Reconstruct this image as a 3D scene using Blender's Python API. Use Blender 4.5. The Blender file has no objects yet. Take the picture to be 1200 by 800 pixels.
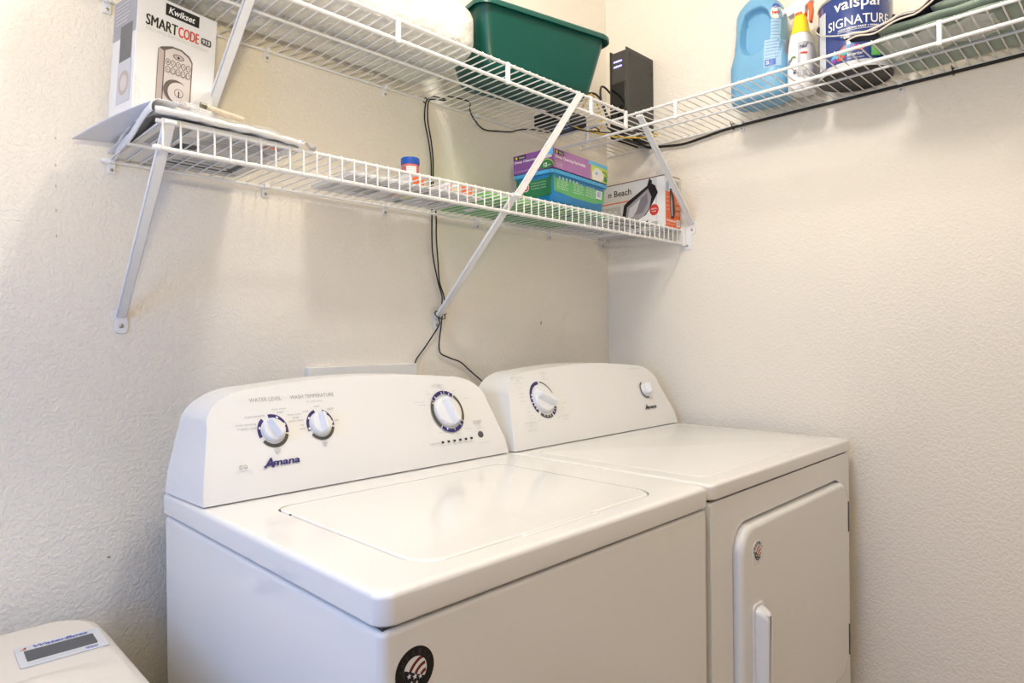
import bpy, bmesh, math, random
from mathutils import Vector, Matrix
random.seed(7)
R = math.radians
SC = bpy.context.scene
COL = SC.collection

# ------------------------------------------------------------------ camera, world, light, exposure
cam_d = bpy.data.cameras.new('camera'); cam = bpy.data.objects.new('camera', cam_d); COL.objects.link(cam)
cam_d.sensor_width = 36.0; cam_d.lens = 766.37 * 36.0 / 1200.0; cam_d.clip_start = 0.02
_y, _p, _r = R(44.9949), R(-0.1965), R(-0.5836)
_f = Vector((math.sin(_y)*math.cos(_p), math.cos(_y)*math.cos(_p), math.sin(_p)))
_rt = Vector((math.cos(_y), -math.sin(_y), 0)); _up = _rt.cross(_f)
_r2 = _rt*math.cos(_r) + _up*math.sin(_r); _u2 = -_rt*math.sin(_r) + _up*math.cos(_r)
_m = Matrix((( _r2.x, _u2.x, -_f.x), (_r2.y, _u2.y, -_f.y), (_r2.z, _u2.z, -_f.z))).to_4x4()
_m.translation = Vector((-1.8724, -1.3899, 1.1834)); cam.matrix_world = _m
SC.camera = cam

w = bpy.data.worlds.new('world'); SC.world = w; w.use_nodes = True
w.node_tree.nodes['Background'].inputs[0].default_value = (0.62, 0.78, 1.0, 1)
w.node_tree.nodes['Background'].inputs[1].default_value = 0.25

def area(name, loc, target, size, size_y, power, color, shape='RECTANGLE'):
    d = bpy.data.lights.new(name, 'AREA'); d.shape = shape; d.size = size
    if shape in ('RECTANGLE', 'ELLIPSE'): d.size_y = size_y
    d.energy = power; d.color = color
    o = bpy.data.objects.new(name, d); COL.objects.link(o); o.location = loc
    v = Vector(target) - Vector(loc); o.rotation_euler = v.to_track_quat('-Z', 'Y').to_euler()
    return o
LAMP_POWER = 20.0; LAMP_COL = (1.0, 0.955, 0.88)
FILL_POWER = 22.5; FILL_COL = (1.0, 0.84, 0.52)       # added fill light, unseen behind the camera
DAY_POWER = 12.5; DAY_COL = (0.11, 0.38, 1.0)
area('daylight', (-2.80, -1.00, 1.45), (-1.2, -0.6, 1.3), 0.8, 1.1, DAY_POWER, DAY_COL)

vs = SC.view_settings
vs.view_transform = 'Standard'; vs.look = 'None'; vs.gamma = 1.0; vs.use_curve_mapping = False
vs.exposure = 0.12

# ------------------------------------------------------------------ materials
MATS = {}
def mat(name, col=(0.8, 0.8, 0.8), rough=0.5, metal=0.0, coat=0.0, bump=None, emit=None, var=None,
        trans=0.0, alpha=1.0, ior=1.45, sss=0.0, sheen=0.0):
    if name in MATS: return MATS[name]
    m = bpy.data.materials.new(name); m.use_nodes = True; nt = m.node_tree
    b = nt.nodes['Principled BSDF']
    b.inputs['Base Color'].default_value = (*col, 1); b.inputs['Roughness'].default_value = rough
    b.inputs['Metallic'].default_value = metal; b.inputs['Coat Weight'].default_value = coat
    b.inputs['Coat Roughness'].default_value = 0.08
    b.inputs['Transmission Weight'].default_value = trans; b.inputs['IOR'].default_value = ior
    b.inputs['Alpha'].default_value = alpha; b.inputs['Sheen Weight'].default_value = sheen
    if sss: b.inputs['Subsurface Weight'].default_value = sss; b.inputs['Subsurface Scale'].default_value = 0.01
    if emit:
        b.inputs['Emission Color'].default_value = (*emit[0], 1); b.inputs['Emission Strength'].default_value = emit[1]
    tc = nt.nodes.new('ShaderNodeTexCoord')
    if bump:
        sc, st, dist = bump
        n = nt.nodes.new('ShaderNodeTexNoise'); n.inputs['Scale'].default_value = sc; n.inputs['Detail'].default_value = 4
        nt.links.new(tc.outputs['Object'], n.inputs['Vector'])
        bp = nt.nodes.new('ShaderNodeBump'); bp.inputs['Strength'].default_value = st; bp.inputs['Distance'].default_value = dist
        nt.links.new(n.outputs['Fac'], bp.inputs['Height']); nt.links.new(bp.outputs['Normal'], b.inputs['Normal'])
    if var:
        sc, amt = var
        n = nt.nodes.new('ShaderNodeTexNoise'); n.inputs['Scale'].default_value = sc; n.inputs['Detail'].default_value = 3
        nt.links.new(tc.outputs['Object'], n.inputs['Vector'])
        r = nt.nodes.new('ShaderNodeValToRGB')
        r.color_ramp.elements[0].position = 0.3; r.color_ramp.elements[1].position = 0.7
        r.color_ramp.elements[0].color = (*[c*(1-amt) for c in col], 1); r.color_ramp.elements[1].color = (*[min(1, c*(1+amt*0.4)) for c in col], 1)
        nt.links.new(n.outputs['Fac'], r.inputs['Fac']); nt.links.new(r.outputs['Color'], b.inputs['Base Color'])
    MATS[name] = m
    return m

def wall_mat(name, col):
    m = bpy.data.materials.new(name); m.use_nodes = True; nt = m.node_tree; b = nt.nodes['Principled BSDF']
    b.inputs['Roughness'].default_value = 0.62; b.inputs['Specular IOR Level'].default_value = 0.35
    tc = nt.nodes.new('ShaderNodeTexCoord')
    dist = nt.nodes.new('ShaderNodeTexNoise'); dist.inputs['Scale'].default_value = 60; dist.inputs['Detail'].default_value = 2
    nt.links.new(tc.outputs['Object'], dist.inputs['Vector'])
    mix = nt.nodes.new('ShaderNodeMix'); mix.data_type = 'VECTOR'; mix.inputs['Factor'].default_value = 0.012
    nt.links.new(tc.outputs['Object'], mix.inputs[4]); nt.links.new(dist.outputs['Color'], mix.inputs[5])
    n1 = nt.nodes.new('ShaderNodeTexNoise'); n1.inputs['Scale'].default_value = 135; n1.inputs['Detail'].default_value = 3.5
    n1.inputs['Roughness'].default_value = 0.55
    nt.links.new(mix.outputs[1], n1.inputs['Vector'])
    rp = nt.nodes.new('ShaderNodeValToRGB'); rp.color_ramp.interpolation = 'EASE'
    rp.color_ramp.elements[0].position = 0.40; rp.color_ramp.elements[1].position = 0.60
    nt.links.new(n1.outputs['Fac'], rp.inputs['Fac'])
    bp = nt.nodes.new('ShaderNodeBump'); bp.inputs['Strength'].default_value = 0.42; bp.inputs['Distance'].default_value = 0.0018
    nt.links.new(rp.outputs['Color'], bp.inputs['Height']); nt.links.new(bp.outputs['Normal'], b.inputs['Normal'])
    n2 = nt.nodes.new('ShaderNodeTexNoise'); n2.inputs['Scale'].default_value = 3; n2.inputs['Detail'].default_value = 5
    nt.links.new(tc.outputs['Object'], n2.inputs['Vector'])
    r2 = nt.nodes.new('ShaderNodeValToRGB')
    r2.color_ramp.elements[0].color = (*[c*0.965 for c in col], 1); r2.color_ramp.elements[1].color = (*col, 1)
    nt.links.new(n2.outputs['Fac'], r2.inputs['Fac']); nt.links.new(r2.outputs['Color'], b.inputs['Base Color'])
    return m

WALL = wall_mat('wall_paint', (0.93, 0.865, 0.76))
CEIL = mat('ceiling_paint', (0.95, 0.92, 0.87), 0.8, bump=(60, 0.3, 0.002))
FLOOR = mat('floor_tile', (0.27, 0.165, 0.09), 0.45, bump=(8, 0.1, 0.002), var=(5, 0.12))
ENAMEL = mat('white_enamel', (0.88, 0.865, 0.84), 0.17, coat=0.4, bump=(420, 0.03, 0.0004))
CONSOLE = mat('console_plastic', (0.85, 0.835, 0.81), 0.34, bump=(600, 0.04, 0.0003))
KNOB = mat('knob_plastic', (0.86, 0.86, 0.87), 0.28)
WIRE = mat('white_vinyl_wire', (0.86, 0.85, 0.84), 0.28, coat=0.2)
BRACE = mat('white_painted_steel', (0.84, 0.84, 0.85), 0.35)
SCREW = mat('screw_metal', (0.45, 0.43, 0.40), 0.35, metal=1)
BLACK = mat('black_cable', (0.012, 0.011, 0.010), 0.45)
YEL = mat('yellow_cable', (0.75, 0.50, 0.05), 0.45)
NAVY = mat('navy_print', (0.035, 0.03, 0.16), 0.4)
TAUPE = mat('taupe_print', (0.10, 0.09, 0.075), 0.45)
GREYP = mat('grey_print', (0.40, 0.39, 0.39), 0.5)
LGREY = mat('light_grey_print', (0.62, 0.61, 0.61), 0.5)
WHITEP = mat('white_print', (0.86, 0.86, 0.85), 0.4)
BLACKP = mat('black_print', (0.015, 0.014, 0.014), 0.35)
REDP = mat('red_print', (0.62, 0.05, 0.03), 0.4)
ORANGEP = mat('orange_print', (0.80, 0.15, 0.04), 0.4)
BLUEP = mat('blue_print', (0.05, 0.10, 0.42), 0.4)
DARKGAP = mat('dark_steel_gap_shade', (0.05, 0.048, 0.045), 0.5)  # steel of feet and screws, also colours the shade in the cabinet gap

# ------------------------------------------------------------------ geometry helpers
WM = {}          # world matrix of every parented object's frame
def wm(o): return WM.get(o.name, Matrix.Identity(4)) if o else Matrix.Identity(4)
def props(o, label=None, cat=None, group=None, kind=None):
    if label: o['label'] = label
    if cat: o['category'] = cat
    if group: o['group'] = group
    if kind: o['kind'] = kind
    return o
def thing(name, label, cat, loc=(0, 0, 0), rz=0.0, group=None, rot=None):
    o = bpy.data.objects.new(name, None); COL.objects.link(o); o.empty_display_size = 0.05
    o.location = loc; o.rotation_euler = rot if rot else (0, 0, rz)
    WM[o.name] = Matrix.Translation(Vector(loc)) @ o.rotation_euler.to_matrix().to_4x4()
    return props(o, label, cat, group)
def obj(name, bm, m, parent=None, local=False, smooth=None, bevel=None, solid=None, sub=0, label=None):
    """one mesh object; world coordinates are moved into the parent's frame unless local"""
    me = bpy.data.meshes.new(name)
    if not local and parent is not None: bm.transform(wm(parent).inverted())
    bmesh.ops.recalc_face_normals(bm, faces=bm.faces[:]) if solid is None else None
    if smooth is not None:
        for f in bm.faces: f.smooth = True
        for e in bm.edges:
            if len(e.link_faces) == 2 and e.calc_face_angle(0) > R(smooth): e.smooth = False
    bm.to_mesh(me); bm.free()
    for x in (m if isinstance(m, (list, tuple)) else [m]): me.materials.append(x)
    o = bpy.data.objects.new(name, me); COL.objects.link(o)
    if parent is not None: o.parent = parent; WM[o.name] = wm(parent)
    if solid: s = o.modifiers.new('s', 'SOLIDIFY'); s.thickness = solid; s.offset = 0
    if bevel:
        b = o.modifiers.new('b', 'BEVEL'); b.width = bevel[0]; b.segments = bevel[1]; b.limit_method = 'ANGLE'; b.angle_limit = R(40)
        if smooth is None:
            for p in me.polygons: p.use_smooth = True
            wn = o.modifiers.new('w', 'WEIGHTED_NORMAL'); wn.keep_sharp = True
    if sub: s = o.modifiers.new('u', 'SUBSURF'); s.levels = s.render_levels = sub
    if label: o['label'] = label
    if name in ('top_deck', 'cabinet_wrapper', 'door', 'lid', 'cabinet'): wn = o.modifiers.new('w', 'WEIGHTED_NORMAL'); wn.keep_sharp = True
    return o
def B(): return bmesh.new()
def box(bm, x0, y0, z0, x1, y1, z1, M=None):
    vs_ = [bm.verts.new(Vector((x, y, z)) if M is None else M @ Vector((x, y, z))) for z in (z0, z1) for y in (y0, y1) for x in (x0, x1)]
    for f in ((0, 2, 3, 1), (4, 5, 7, 6), (0, 1, 5, 4), (2, 6, 7, 3), (1, 3, 7, 5), (0, 4, 6, 2)):
        bm.faces.new([vs_[i] for i in f])
    return bm
def bx(*a): return box(B(), *a)
def smooth_path(pts, n=6):
    pts = [Vector(p) for p in pts]
    if len(pts) < 3: return pts
    out = []
    for i in range(len(pts)-1):
        p0 = pts[i-1] if i else pts[0]*2-pts[1]; p1, p2 = pts[i], pts[i+1]; p3 = pts[i+2] if i+2 < len(pts) else pts[-1]*2-pts[-2]
        for k in range(n):
            t = k/n
            out.append(0.5*((2*p1)+(-p0+p2)*t+(2*p0-5*p1+4*p2-p3)*t*t+(-p0+3*p1-3*p2+p3)*t**3))
    out.append(pts[-1]); return out
def tube(bm, pts, r, seg=8, caps=True):
    pts = [Vector(p) for p in pts]; rings = []; n = None
    for i, p in enumerate(pts):
        t = (pts[min(i+1, len(pts)-1)]-pts[max(i-1, 0)])
        if t.length < 1e-9: t = Vector((0, 0, 1))
        t.normalize()
        if n is None: n = t.orthogonal().normalized()
        else:
            n = n-t*n.dot(t); n = n.normalized() if n.length > 1e-6 else t.orthogonal().normalized()
        b_ = t.cross(n); rr = r[i] if isinstance(r, (list, tuple)) else r
        rings.append([bm.verts.new(p+(n*math.cos(2*math.pi*k/seg)+b_*math.sin(2*math.pi*k/seg))*rr) for k in range(seg)])
    for a, c in zip(rings, rings[1:]):
        for k in range(seg): bm.faces.new((a[k], a[(k+1) % seg], c[(k+1) % seg], c[k]))
    if caps: bm.faces.new(rings[0][::-1]); bm.faces.new(rings[-1])
    return bm
def lathe(bm, prof, c=(0, 0), seg=48, M=None, caps=True):
    """prof: list of (r, z) about a vertical axis through c"""
    rings = []
    for r, z in prof:
        rings.append([bm.verts.new((M or Matrix()) @ Vector((c[0]+r*math.cos(2*math.pi*k/seg), c[1]+r*math.sin(2*math.pi*k/seg), z))) for k in range(seg)])
    for a, d in zip(rings, rings[1:]):
        for k in range(seg): bm.faces.new((a[k], a[(k+1) % seg], d[(k+1) % seg], d[k]))
    if caps: bm.faces.new(rings[0][::-1]); bm.faces.new(rings[-1])
    return bm
def rrect(x0, y0, x1, y1, r, n=8):
    rs = r if isinstance(r, (list, tuple)) else (r,)*4     # bl, br, tr, tl
    out = []
    for (cx, cy, a0), q in zip(((x0, y0, 180), (x1, y0, 270), (x1, y1, 0), (x0, y1, 90)), rs):
        q = max(q, 1e-5); sx = cx+q if cx == x0 else cx-q; sy = cy+q if cy == y0 else cy-q
        for k in range(n+1):
            a = R(a0+90*k/n); out.append((sx+q*math.cos(a), sy+q*math.sin(a)))
    return out
def prism(bm, outline, f0, f1):
    """outline of 2D points; f0 / f1 map a 2D point to the two end faces"""
    a = [bm.verts.new(f0(*p)) for p in outline]; b_ = [bm.verts.new(f1(*p)) for p in outline]
    n = len(a)
    for i in range(n): bm.faces.new((a[i], a[(i+1) % n], b_[(i+1) % n], b_[i]))
    bm.faces.new(a[::-1]); bm.faces.new(b_); return bm
def loft(bm, rings, caps=True, closed=True):
    vr = [[bm.verts.new(p) for p in r] for r in rings]
    for a, b_ in zip(vr, vr[1:]):
        n = len(a)
        for i in range(n if closed else n-1): bm.faces.new((a[i], a[(i+1) % n], b_[(i+1) % n], b_[i]))
    if caps: bm.faces.new(vr[0][::-1]); bm.faces.new(vr[-1])
    return bm
def plate_hole(outer, inner, f):
    bm = B(); es = []
    for o in (outer, inner):
        v = [bm.verts.new(f(*p)) for p in o]
        es += [bm.edges.new((v[i], v[(i+1) % len(v)])) for i in range(len(v))]
    bmesh.ops.triangle_fill(bm, use_beauty=True, use_dissolve=False, edges=es)
    return bm
def grid(fn, nu, nv):
    bm = B(); v = [[bm.verts.new(fn(i/nu, j/nv)) for j in range(nv+1)] for i in range(nu+1)]
    for i in range(nu):
        for j in range(nv): bm.faces.new((v[i][j], v[i+1][j], v[i+1][j+1], v[i][j+1]))
    return bm

# ---- flat print on a face (printed artwork and lettering of packages, consoles and stickers)
_fc = {}
def text_mesh(s, bold):
    k = (s, bold)
    if k in _fc: return _fc[k]
    c = bpy.data.curves.new('t', 'FONT'); c.body = s; c.size = 1.0; c.resolution_u = 3; c.offset = bold
    o = bpy.data.objects.new('t', c); COL.objects.link(o)
    dg = bpy.context.evaluated_depsgraph_get(); me = bpy.data.meshes.new_from_object(o.evaluated_get(dg))
    vv = [(v.co.x, v.co.y) for v in me.vertices]; ff = [tuple(p.vertices) for p in me.polygons]
    bpy.data.objects.remove(o); bpy.data.curves.remove(c); bpy.data.meshes.remove(me)
    _fc[k] = (vv, ff); return _fc[k]
class Face:
    """prints on a plane (o, u, v) or through a custom mapping fn(x, y, lift)"""
    def __init__(s, o=None, u=None, v=None, fn=None):
        if fn: s.fn = fn
        else:
            o, u, v = Vector(o), Vector(u).normalized(), Vector(v).normalized(); n = u.cross(v).normalized()
            s.fn = lambda x, y, h: o+u*x+v*y+n*h
        s.a = [B(), []]; s.t = [B(), []]; s.lv = 1
    def _slot(s, k, m):
        if m not in k[1]: k[1].append(m)
        return k[1].index(m)
    def poly(s, pts, m, lift=None):
        s.lv += 1; h = 0.0003+0.00006*s.lv if lift is None else lift
        f = s.a[0].faces.new([s.a[0].verts.new(s.fn(x, y, h)) for x, y in pts]); f.material_index = s._slot(s.a, m)
    def rect(s, x0, y0, x1, y1, m, nx=1):
        for i in range(nx):
            a, b_ = x0+(x1-x0)*i/nx, x0+(x1-x0)*(i+1)/nx
            s.poly([(a, y0), (b_, y0), (b_, y1), (a, y1)], m)
            if i < nx-1: s.lv -= 1
    def disc(s, cx, cy, rx, m, ry=None, n=28, rot=0):
        ry = ry or rx; c, d = math.cos(rot), math.sin(rot)
        s.poly([(cx+rx*math.cos(a)*c-ry*math.sin(a)*d, cy+rx*math.cos(a)*d+ry*math.sin(a)*c) for a in (2*math.pi*k/n for k in range(n))], m)
    def arc(s, cx, cy, r0, r1, a0, a1, m, n=None):
        n = n or max(3, int(abs(a1-a0)/7)); s.lv += 1; h = 0.0003+0.00006*s.lv
        for k in range(n):
            p, q = R(a0+(a1-a0)*k/n), R(a0+(a1-a0)*(k+1)/n)
            f = s.a[0].faces.new([s.a[0].verts.new(s.fn(cx+r*math.cos(t), cy+r*math.sin(t), h)) for r, t in ((r0, p), (r1, p), (r1, q), (r0, q))])
            f.material_index = s._slot(s.a, m)
    def text(s, st, x0, y0, w_, h_, m, bold=0.0, shear=0.0, rot=0.0, center=False):
        """fitted into the box x0, y0, w, h"""
        vv, ff = text_mesh(st, bold)
        if not vv: return
        xs = [p[0] for p in vv]; ys = [p[1] for p in vv]; ax, bx_, ay, by = min(xs), max(xs), min(ys), max(ys)
        s.lv += 1; h = 0.0004+0.00006*s.lv; mi = s._slot(s.t, m)
        kx = w_/max(bx_-ax, 1e-6) if w_ else h_/max(by-ay, 1e-6); ky = h_/max(by-ay, 1e-6)
        V = []
        for x, y in vv:
            X = (x-ax)*kx; Y = (y-ay)*ky; X += Y*shear
            if center: X -= (bx_-ax)*kx/2; Y -= h_/2
            if rot: X, Y = X*math.cos(rot)-Y*math.sin(rot), X*math.sin(rot)+Y*math.cos(rot)
            V.append(s.t[0].verts.new(s.fn(x0+X, y0+Y, h)))
        for f in ff:
            try: g = s.t[0].faces.new([V[i] for i in f]); g.material_index = mi
            except ValueError: pass
    def ring_text(s, st, cx, cy, r, h_, m, a_mid=90, step=20, bold=0.02):
        n = len(st)
        for i, ch in enumerate(st):
            a = a_mid+step*(n-1)/2-step*i
            s.text(ch, cx+r*math.cos(R(a)), cy+r*math.sin(R(a)), h_*0.75, h_, m, bold, rot=R(a-90), center=True)
    def build(s, parent, art='printed_artwork', let='lettering'):
        out = []
        for k, nm in ((s.a, art), (s.t, let)):
            if len(k[0].verts):
                if parent is not None: k[0].transform(wm(parent).inverted())
                me = bpy.data.meshes.new(nm); k[0].to_mesh(me); k[0].free()
                for x in k[1]: me.materials.append(x)
                o = bpy.data.objects.new(nm, me); COL.objects.link(o); o.parent = parent; WM[o.name] = wm(parent); o['kind'] = 'stuff'; out.append(o)
        return out

# ------------------------------------------------------------------ the room
def struct(name, bm, m, **k):
    o = obj(name, bm, m, None, **k); o['kind'] = 'structure'; return o
XL, YF, ZC = -2.80, -3.60, 2.55
struct('wall_back', bx(XL-.12, 0, 0, .12, .12, ZC), WALL)
struct('wall_right', bx(0, YF-.12, 0, .12, 0, ZC), WALL)
struct('wall_front', bx(XL-.12, YF-.12, 0, 0, YF, ZC), WALL)
wl = B()
WY0, WY1, WZ0, WZ1 = -1.42, -.58, .88, 2.02
box(wl, XL-.12, YF, 0, XL, 0, WZ0); box(wl, XL-.12, YF, WZ1, XL, 0, ZC)
box(wl, XL-.12, YF, WZ0, XL, WY0, WZ1); box(wl, XL-.12, WY1, WZ0, XL, 0, WZ1)
struct('wall_left', wl, WALL)
struct('floor', bx(XL-.12, YF-.12, -.1, .12, .12, 0), FLOOR)
struct('ceiling', bx(XL-.12, YF-.12, ZC, .12, .12, ZC+.1), CEIL)
TRIM = mat('trim_paint', (0.85, 0.84, 0.81), 0.4)
wf = B()
for q in ((WY0-.04, WZ0-.04, WY1+.04, WZ0), (WY0-.04, WZ1, WY1+.04, WZ1+.04), (WY0-.04, WZ0, WY0, WZ1), (WY1, WZ0, WY1+.04, WZ1)):
    box(wf, XL-.02, q[0], q[1], XL+.015, q[2], q[3])
struct('window_1', wf, TRIM, bevel=(.004, 2))
struct('baseboard_back', bx(XL, -.014, 0, 0, 0, .09), TRIM, bevel=(.004, 2))
struct('baseboard_right', bx(-.014, YF, 0, 0, -.014, .09), TRIM, bevel=(.004, 2))
# ceiling lamp (gives the room its warm light)
LX, LY = -1.15, -0.80
t = thing('ceiling_light', 'round white ceiling lamp above the washing machine, out of frame', 'lamp', (LX, LY, ZC))
obj('lamp_base', lathe(B(), [(.15, ZC), (.15, ZC-.02), (.14, ZC-.025)], (LX, LY)), TRIM, t, smooth=40)
obj('lamp_shade', lathe(B(), [(.135, ZC-.026), (.13, ZC-.05), (.10, ZC-.07), (.05, ZC-.078), (.004, ZC-.08)], (LX, LY)),
    mat('lit_glass', (0.9, 0.88, 0.8), 0.4, emit=((1, .85, .65), 3.0)), t, smooth=60)
ld = bpy.data.lights.new('lamp_bulb', 'POINT'); ld.shadow_soft_size = .075; ld.energy = LAMP_POWER; ld.color = LAMP_COL
lo = bpy.data.objects.new('lamp_bulb', ld); COL.objects.link(lo); lo.parent = t; lo.location = (0, 0, -.16)

# added fill light, shaped like an uplighter, unseen behind the camera: lights the ceiling
UX, UY = -1.97, -1.63
t = thing('fill_light', 'added fill light on a white stand behind the viewer, out of frame', 'lamp', (UX, UY, 0))
obj('base', lathe(B(), [(.12, 0), (.12, .015), (.02, .03)], (UX, UY), 32), TRIM, t, smooth=40)
obj('pole', lathe(B(), [(.010, .03), (.010, 1.30)], (UX, UY), 16), TRIM, t, smooth=40)
obj('bowl', lathe(B(), [(.02, 1.30), (.06, 1.32), (.10, 1.36), (.115, 1.385), (.11, 1.385), (.06, 1.335), (.02, 1.32)], (UX, UY), 40), TRIM, t, smooth=50)
ud = bpy.data.lights.new('fill_emitter', 'AREA'); ud.shape = 'DISK'; ud.size = .14; ud.energy = FILL_POWER; ud.color = FILL_COL
uo = bpy.data.objects.new('fill_emitter', ud); COL.objects.link(uo); uo.parent = t; uo.location = (0, 0, 1.392)
uo.rotation_euler = Vector((.15, .2, 1)).to_track_quat('-Z', 'Y').to_euler()

# ------------------------------------------------------------------ appliances
def shrink(o, d, c): return [(a+(d if a < c[0] else -d), b_+(d if b_ < c[1] else -d)) for a, b_ in o]
def appliance_body(root, x0, x1, yf, yb, ztop, zlip, front_open=False):
    """cabinet sheet metal under the top"""
    o = rrect(x0+.003, yf+.004, x1-.003, yb, (.012, .012, .003, .003), 6)
    if front_open:                                        # sides and back only: the front is a panel with a door opening
        for i0, i1 in ((x0+.003, x0+.018), (x1-.018, x1-.003)):
            obj('cabinet_side_panel', bx(i0, yf+.024, .03, i1, yb, zlip-.0045), ENAMEL, root)
    else:
        c = ((x0+x1)/2, (yf+yb)/2)
        obj('cabinet_wrapper', loft(B(), [[Vector((p, q, z)) for p, q in shrink(o, d, c)] for z, d in ((.03, 0), (zlip-.012, 0), (zlip-.008, .0008), (zlip-.0055, .003), (zlip-.0045, .007))]), ENAMEL, root, smooth=50)
    obj('cabinet_back_panel', bx(x0+.02, yb-.01, .03, x1-.02, yb, zlip-.006), DARKGAP, root)
    obj('cabinet_gap_shade', bx(x0+.009, yf+.010, zlip-.006, x1-.012, yb-.004, zlip+.002), DARKGAP, root)  # dark strip painted in for the shade in the gap under the top
    for sx in (x0+.05, x1-.05):
        for sy in (yf+.06, yb-.06):
            obj('levelling_foot', lathe(B(), [(.022, 0), (.022, .012), (.01, .014), (.01, .04)], (sx, sy), 16), DARKGAP, root, smooth=40)

def console(root, x0, x1, zb, zt, lean, cr, ch):
    """back console: rounded shoulders, face leaning back"""
    cx = (x0+x1)/2; hw = (x1-x0)/2; half = [(hw, zb)]
    zs = zt-.012-ch
    half.append((hw-.004*(1 if lean else 1), zb+.035))
    for k in range(1, 4): half.append((hw-.004-lean*k/3*((zs-zb-.035)/(zs-zb-.035)), zb+.035+(zs-zb-.035)*k/3))
    hx = hw-.004-lean
    for k in range(1, 15):
        a = R(90*k/14); half.append((hx-cr+cr*math.cos(a)**.92 if k < 14 else hx-cr, zs+ch*math.sin(a)**.95))
    for k in range(1, 9):
        q = k/8; half.append(((hx-cr)*(1-q)+.002*q, zs+ch+.012*(1-(1-q)**2)))
    def yfr(z): return -.300+(z-.918)*.24 if z < .95 else -.292+(z-.95)*.45
    fr_l = [Vector((cx-a, yfr(z), z)) for a, z in half]; fr_r = [Vector((cx+a, yfr(z), z)) for a, z in half]
    yb = -.135
    obj('console_gap_shade', bx(x0+.008, -.292, zb-.003, x1-.008, yb-.004, zb+.001), mat('gap_shade_brown', (.16, .11, .07), .6), root)  # brown inset colours in the shade of the seam below the console
    bm = B()
    A = [bm.verts.new(p) for p in fr_l]; C = [bm.verts.new(p) for p in fr_r]
    A2 = [bm.verts.new((p.x-.006*max(0, 1-max(0, i-3)/8), yb, p.z)) for i, p in enumerate(fr_l)]; C2 = [bm.verts.new((p.x+.006*max(0, 1-max(0, i-3)/8), yb, p.z)) for i, p in enumerate(fr_r)]
    for i in range(len(A)-1):
        bm.faces.new((A[i], C[i], C[i+1], A[i+1])); bm.faces.new((A2[i], A2[i+1], C2[i+1], C2[i]))
        bm.faces.new((A[i], A[i+1], A2[i+1], A2[i])); bm.faces.new((C[i], C2[i], C2[i+1], C[i+1]))
    bm.faces.new((A[-1], C[-1], C2[-1], A2[-1])); bm.faces.new((A[0], A2[0], C2[0], C[0]))
    o = obj('control_console', bm, CONSOLE, root)
    for p in o.data.polygons: p.use_smooth = True
    b_ = o.modifiers.new('b', 'BEVEL'); b_.width = .017; b_.segments = 6; b_.limit_method = 'ANGLE'; b_.angle_limit = R(42)
    wn = o.modifiers.new('w', 'WEIGHTED_NORMAL')
    return o
SL = math.sqrt(1+.45*.45)
FN = Vector((0, -1, .45)).normalized(); FV = Vector((0, .45, 1)).normalized()
def cpt(x, z, h=0): return Vector((x, -.292+(z-.95)*.45, z))+FN*h
def cface(): return Face(fn=lambda x, z, h: cpt(x, z, h))
def knob(root, x, z, r, ang, name='knob'):
    """round dial with a flat raised grip; ang = pointer direction in the face"""
    o0 = cpt(x, z); U = Vector((1, 0, 0)); M = Matrix(((U.x, FV.x, FN.x, o0.x), (U.y, FV.y, FN.y, o0.y), (U.z, FV.z, FN.z, o0.z), (0, 0, 0, 1)))
    bm = lathe(B(), [(r, .001), (r, .006), (r*.94, .010), (r*.90, .0115), (r*.3, .012)], seg=40, M=M)
    k = obj(name, bm, KNOB, root, smooth=45)
    g = B(); c, s = math.cos(ang), math.sin(ang)
    rings = []
    for h, f, wd in ((.009, 1.0, .30), (.020, .97, .22), (.026, .88, .13), (.0275, .75, .06)):
        out = [(-.80*r*f, -wd*r), (.55*r*f, -wd*r*1.1), (.98*r*f, -wd*r*.75), (.98*r*f, wd*r*.75), (.55*r*f, wd*r*1.1), (-.80*r*f, wd*r), (-.93*r*f, 0)]
        rings.append([M @ Vector((a*c-b_*s, a*s+b_*c, h)) for a, b_ in out])
    obj('knob_grip', loft(g, rings), KNOB, k, bevel=(.0012, 2))
    return k
def logo(F, x, z, w_, h_, m):
    F.text('A', x, z-h_*.12, w_*.27, h_*1.05, m, .03, .42)
    F.text('mana', x+w_*.235, z, w_*.72, h_*.52, m, .035, .32)
    F.poly([(x-w_*.02, z+h_*.02), (x+w_*.34, z+h_*.13), (x+w_*.34, z+h_*.23), (x+w_*.02, z+h_*.14)], m)

# ---- washing machine
WX0, WX1, WYF, WYB, WZ, WL = -1.4905, -.7915, -.8094, -.125, .9165, .8795
t = thing('washing_machine', 'white top-loading washing machine with three dials, left of the dryer', 'washing machine', ((WX0+WX1)/2, (WYF+WYB)/2, 0))
appliance_body(t, WX0, WX1, WYF, WYB, WZ, WL)
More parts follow.
